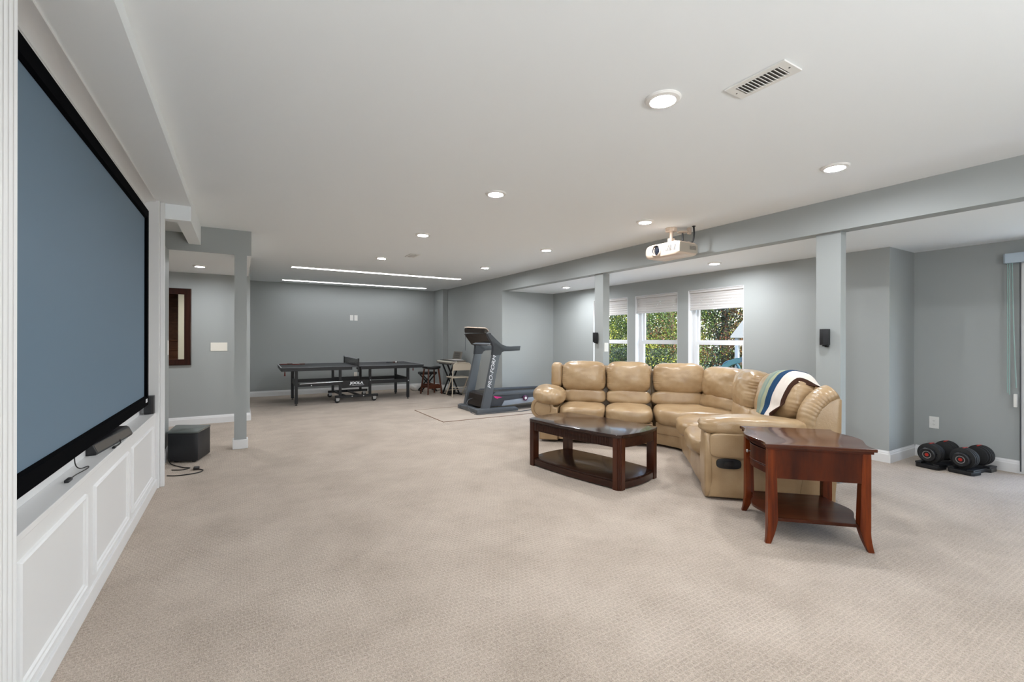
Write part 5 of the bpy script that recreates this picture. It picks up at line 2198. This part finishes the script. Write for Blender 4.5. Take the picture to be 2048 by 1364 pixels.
G1, G2, G3, G4 = M['leaf1'], M['leaf2'], M['leaf3'], M['leaf4']
spec = [((12.4, 16.3), 5.0, 1.45, [G3, G1, G1], 'dark green tree farthest along the row, seen past the column'),
        ((12.2, 13.2), 4.8, 1.45, [G1, G2, G3], 'bright green tree filling the window next to the column'),
        ((12.3, 10.2), 5.0, 1.45, [G1, G2, G4], 'green and russet tree filling the middle window'),
        ((13.6, 7.6), 5.2, 1.45, [G4, G2, G3], 'yellow and russet tree behind the playset roof'),
        ((13.2, 4.4), 5.0, 1.4, [G1, G2], 'green tree in the garden beyond the sliding door')]
for i, (c_, h_, r_, ms_, lab) in enumerate(spec):
    tree(lab, c_, h_, r_, 42000, ms_, 11 + i)
back = [((16.6, 19.0), 'dark tall tree in the back row, farthest from the playset'), ((16.4, 15.0), 'dark tall tree in the back row behind the bright green tree'),
        ((16.6, 11.2), 'dark tall tree in the back row behind the middle window tree'), ((17.2, 7.4), 'dark tall tree in the back row behind the playset')]
for i, (c_, lab) in enumerate(back):
    tree(lab, c_, 6.4, 1.9, 24000, [G3, G1, G3, G4], 31 + i, group='back row of garden trees', leaf=0.045)
for i, (c_, lab) in enumerate((((9.9, 12.3), 'low dark shrub seen through the window beside the column'), ((10.0, 10.1), 'low dark shrub beyond the middle window'), ((10.0, 8.75), 'low shrub with yellow leaves beside the slide'))):
    tree(lab, c_, 1.15, 0.62, 9000, [G3, G3, G1] if i != 2 else [G3, G2, G1, G3], 51 + i, group='low garden shrubs', leaf=0.02)  # dark leaves put shade into the colour of the first two shrubs
hd = thing('hedge', 'long dark hedge closing off the garden behind the trees', 'hedge', (20.5, 13.0, -0.1))
rs = np.random.RandomState(99)
n = 40000
P_ = np.stack([rs.rand(n) * 1.4 - 0.7, rs.rand(n) * 22 - 11, rs.rand(n) ** 0.9 * 5.6], 1)
u = rs.normal(size=(n, 3))
u /= np.linalg.norm(u, axis=1)[:, None]
w = np.cross(u, rs.normal(size=(n, 3)))
w /= np.linalg.norm(w, axis=1)[:, None]
v = np.cross(u, w)
l_ = (0.07 * (0.6 + 0.9 * rs.rand(n)))[:, None]
V = np.stack([P_ - w * l_, P_ + v * l_ * 0.55, P_ + w * l_, P_ - v * l_ * 0.55], 1).reshape(-1, 3)
me = bpy.data.meshes.new('leaves')
me.vertices.add(4 * n)
me.vertices.foreach_set('co', V.ravel())
me.loops.add(4 * n)
me.loops.foreach_set('vertex_index', np.arange(4 * n, dtype=np.int32))
me.polygons.add(n)
me.polygons.foreach_set('loop_start', np.arange(0, 4 * n, 4, dtype=np.int32))
me.materials.append(G3)
me.update(calc_edges=True)
o = bpy.data.objects.new('leaves', me)
COL.objects.link(o)
o.parent = hd
o['kind'] = 'stuff'
bm = NB()
for k in range(12):
    cyl(bm, (20.5, 2.9 + k * 1.85, -0.1), (20.5, 2.9 + k * 1.85, 4.6), 0.05, 6)
st_ = obj('stems', bm, M['bark'], hd)
st_['kind'] = 'stuff'
# play set
ps = thing('play_set', 'garden play set with a white roof, post and turquoise slide seen through the window', 'play set', (11.1, 7.0, -0.1))
bm = NB()
prism(bm, [(6.15, 1.36), (7.08, 1.36), (7.08, 1.40), (6.62, 1.95), (6.15, 1.40)], 10.7, 11.7, 'x')
obj('roof', bm, mat('roof_paint', (126, 123, 117), 0.6), ps, smooth=None)
for xx, yy in ((10.8, 6.96), (11.6, 6.96), (10.8, 6.25), (11.6, 6.25)):
    bm = NB()
    box(bm, xx - 0.04, yy - 0.04, -0.1, xx + 0.04, yy + 0.04, 1.40)
    obj('post', bm, mat('post_paint', (112, 116, 120), 0.6), ps, smooth=None)
bm = NB()
box(bm, 10.8, 6.25, 0.68, 11.6, 6.96, 0.74)
obj('deck', bm, M['bark'], ps, smooth=None)
bm = NB()
for k in range(7):
    box(bm, 11.55, 6.27 + k * 0.1, 0.74, 11.58, 6.35 + k * 0.1, 1.15)
obj('rail_boards', bm, M['bark'], ps, smooth=None)
bm = NB()
sl = spline([(11.0, 6.98, 0.70), (10.9, 7.12, 0.66), (10.7, 7.35, 0.45), (10.4, 7.7, 0.12), (10.2, 7.95, 0.0)], 6)
A = []
for v in sl:
    A.append([bm.verts.new(v + Vector((a * 0.8 * 0.3, a * 0.3 * 0.4, b))) for a, b in ((-1, 0.16), (-0.9, 0.02), (0, 0), (0.9, 0.02), (1, 0.16), (0.92, 0.16), (0.82, 0.05), (0, 0.03), (-0.82, 0.05), (-0.92, 0.16))])
for a, b in zip(A, A[1:]):
    for k in range(10):
        bm.faces.new((a[k], a[(k + 1) % 10], b[(k + 1) % 10], b[k]))
bm.faces.new(A[0])
bm.faces.new(A[-1])
obj('slide', bm, M['turquoise'], ps)
bm = NB()
tube(bm, [(10.78 + 0.0, 7.12 + 0.24 * math.cos(a), 0.52 + 0.24 * math.sin(a)) for a in [PI * k / 12 for k in range(13)]], 0.035, 8)
tube(bm, [(11.05, 6.98 + 0.24 * math.cos(a), 0.50 + 0.22 * math.sin(a)) for a in [PI * k / 12 for k in range(13)]], 0.035, 8)
obj('slide_hood', bm, M['turquoise'], ps)
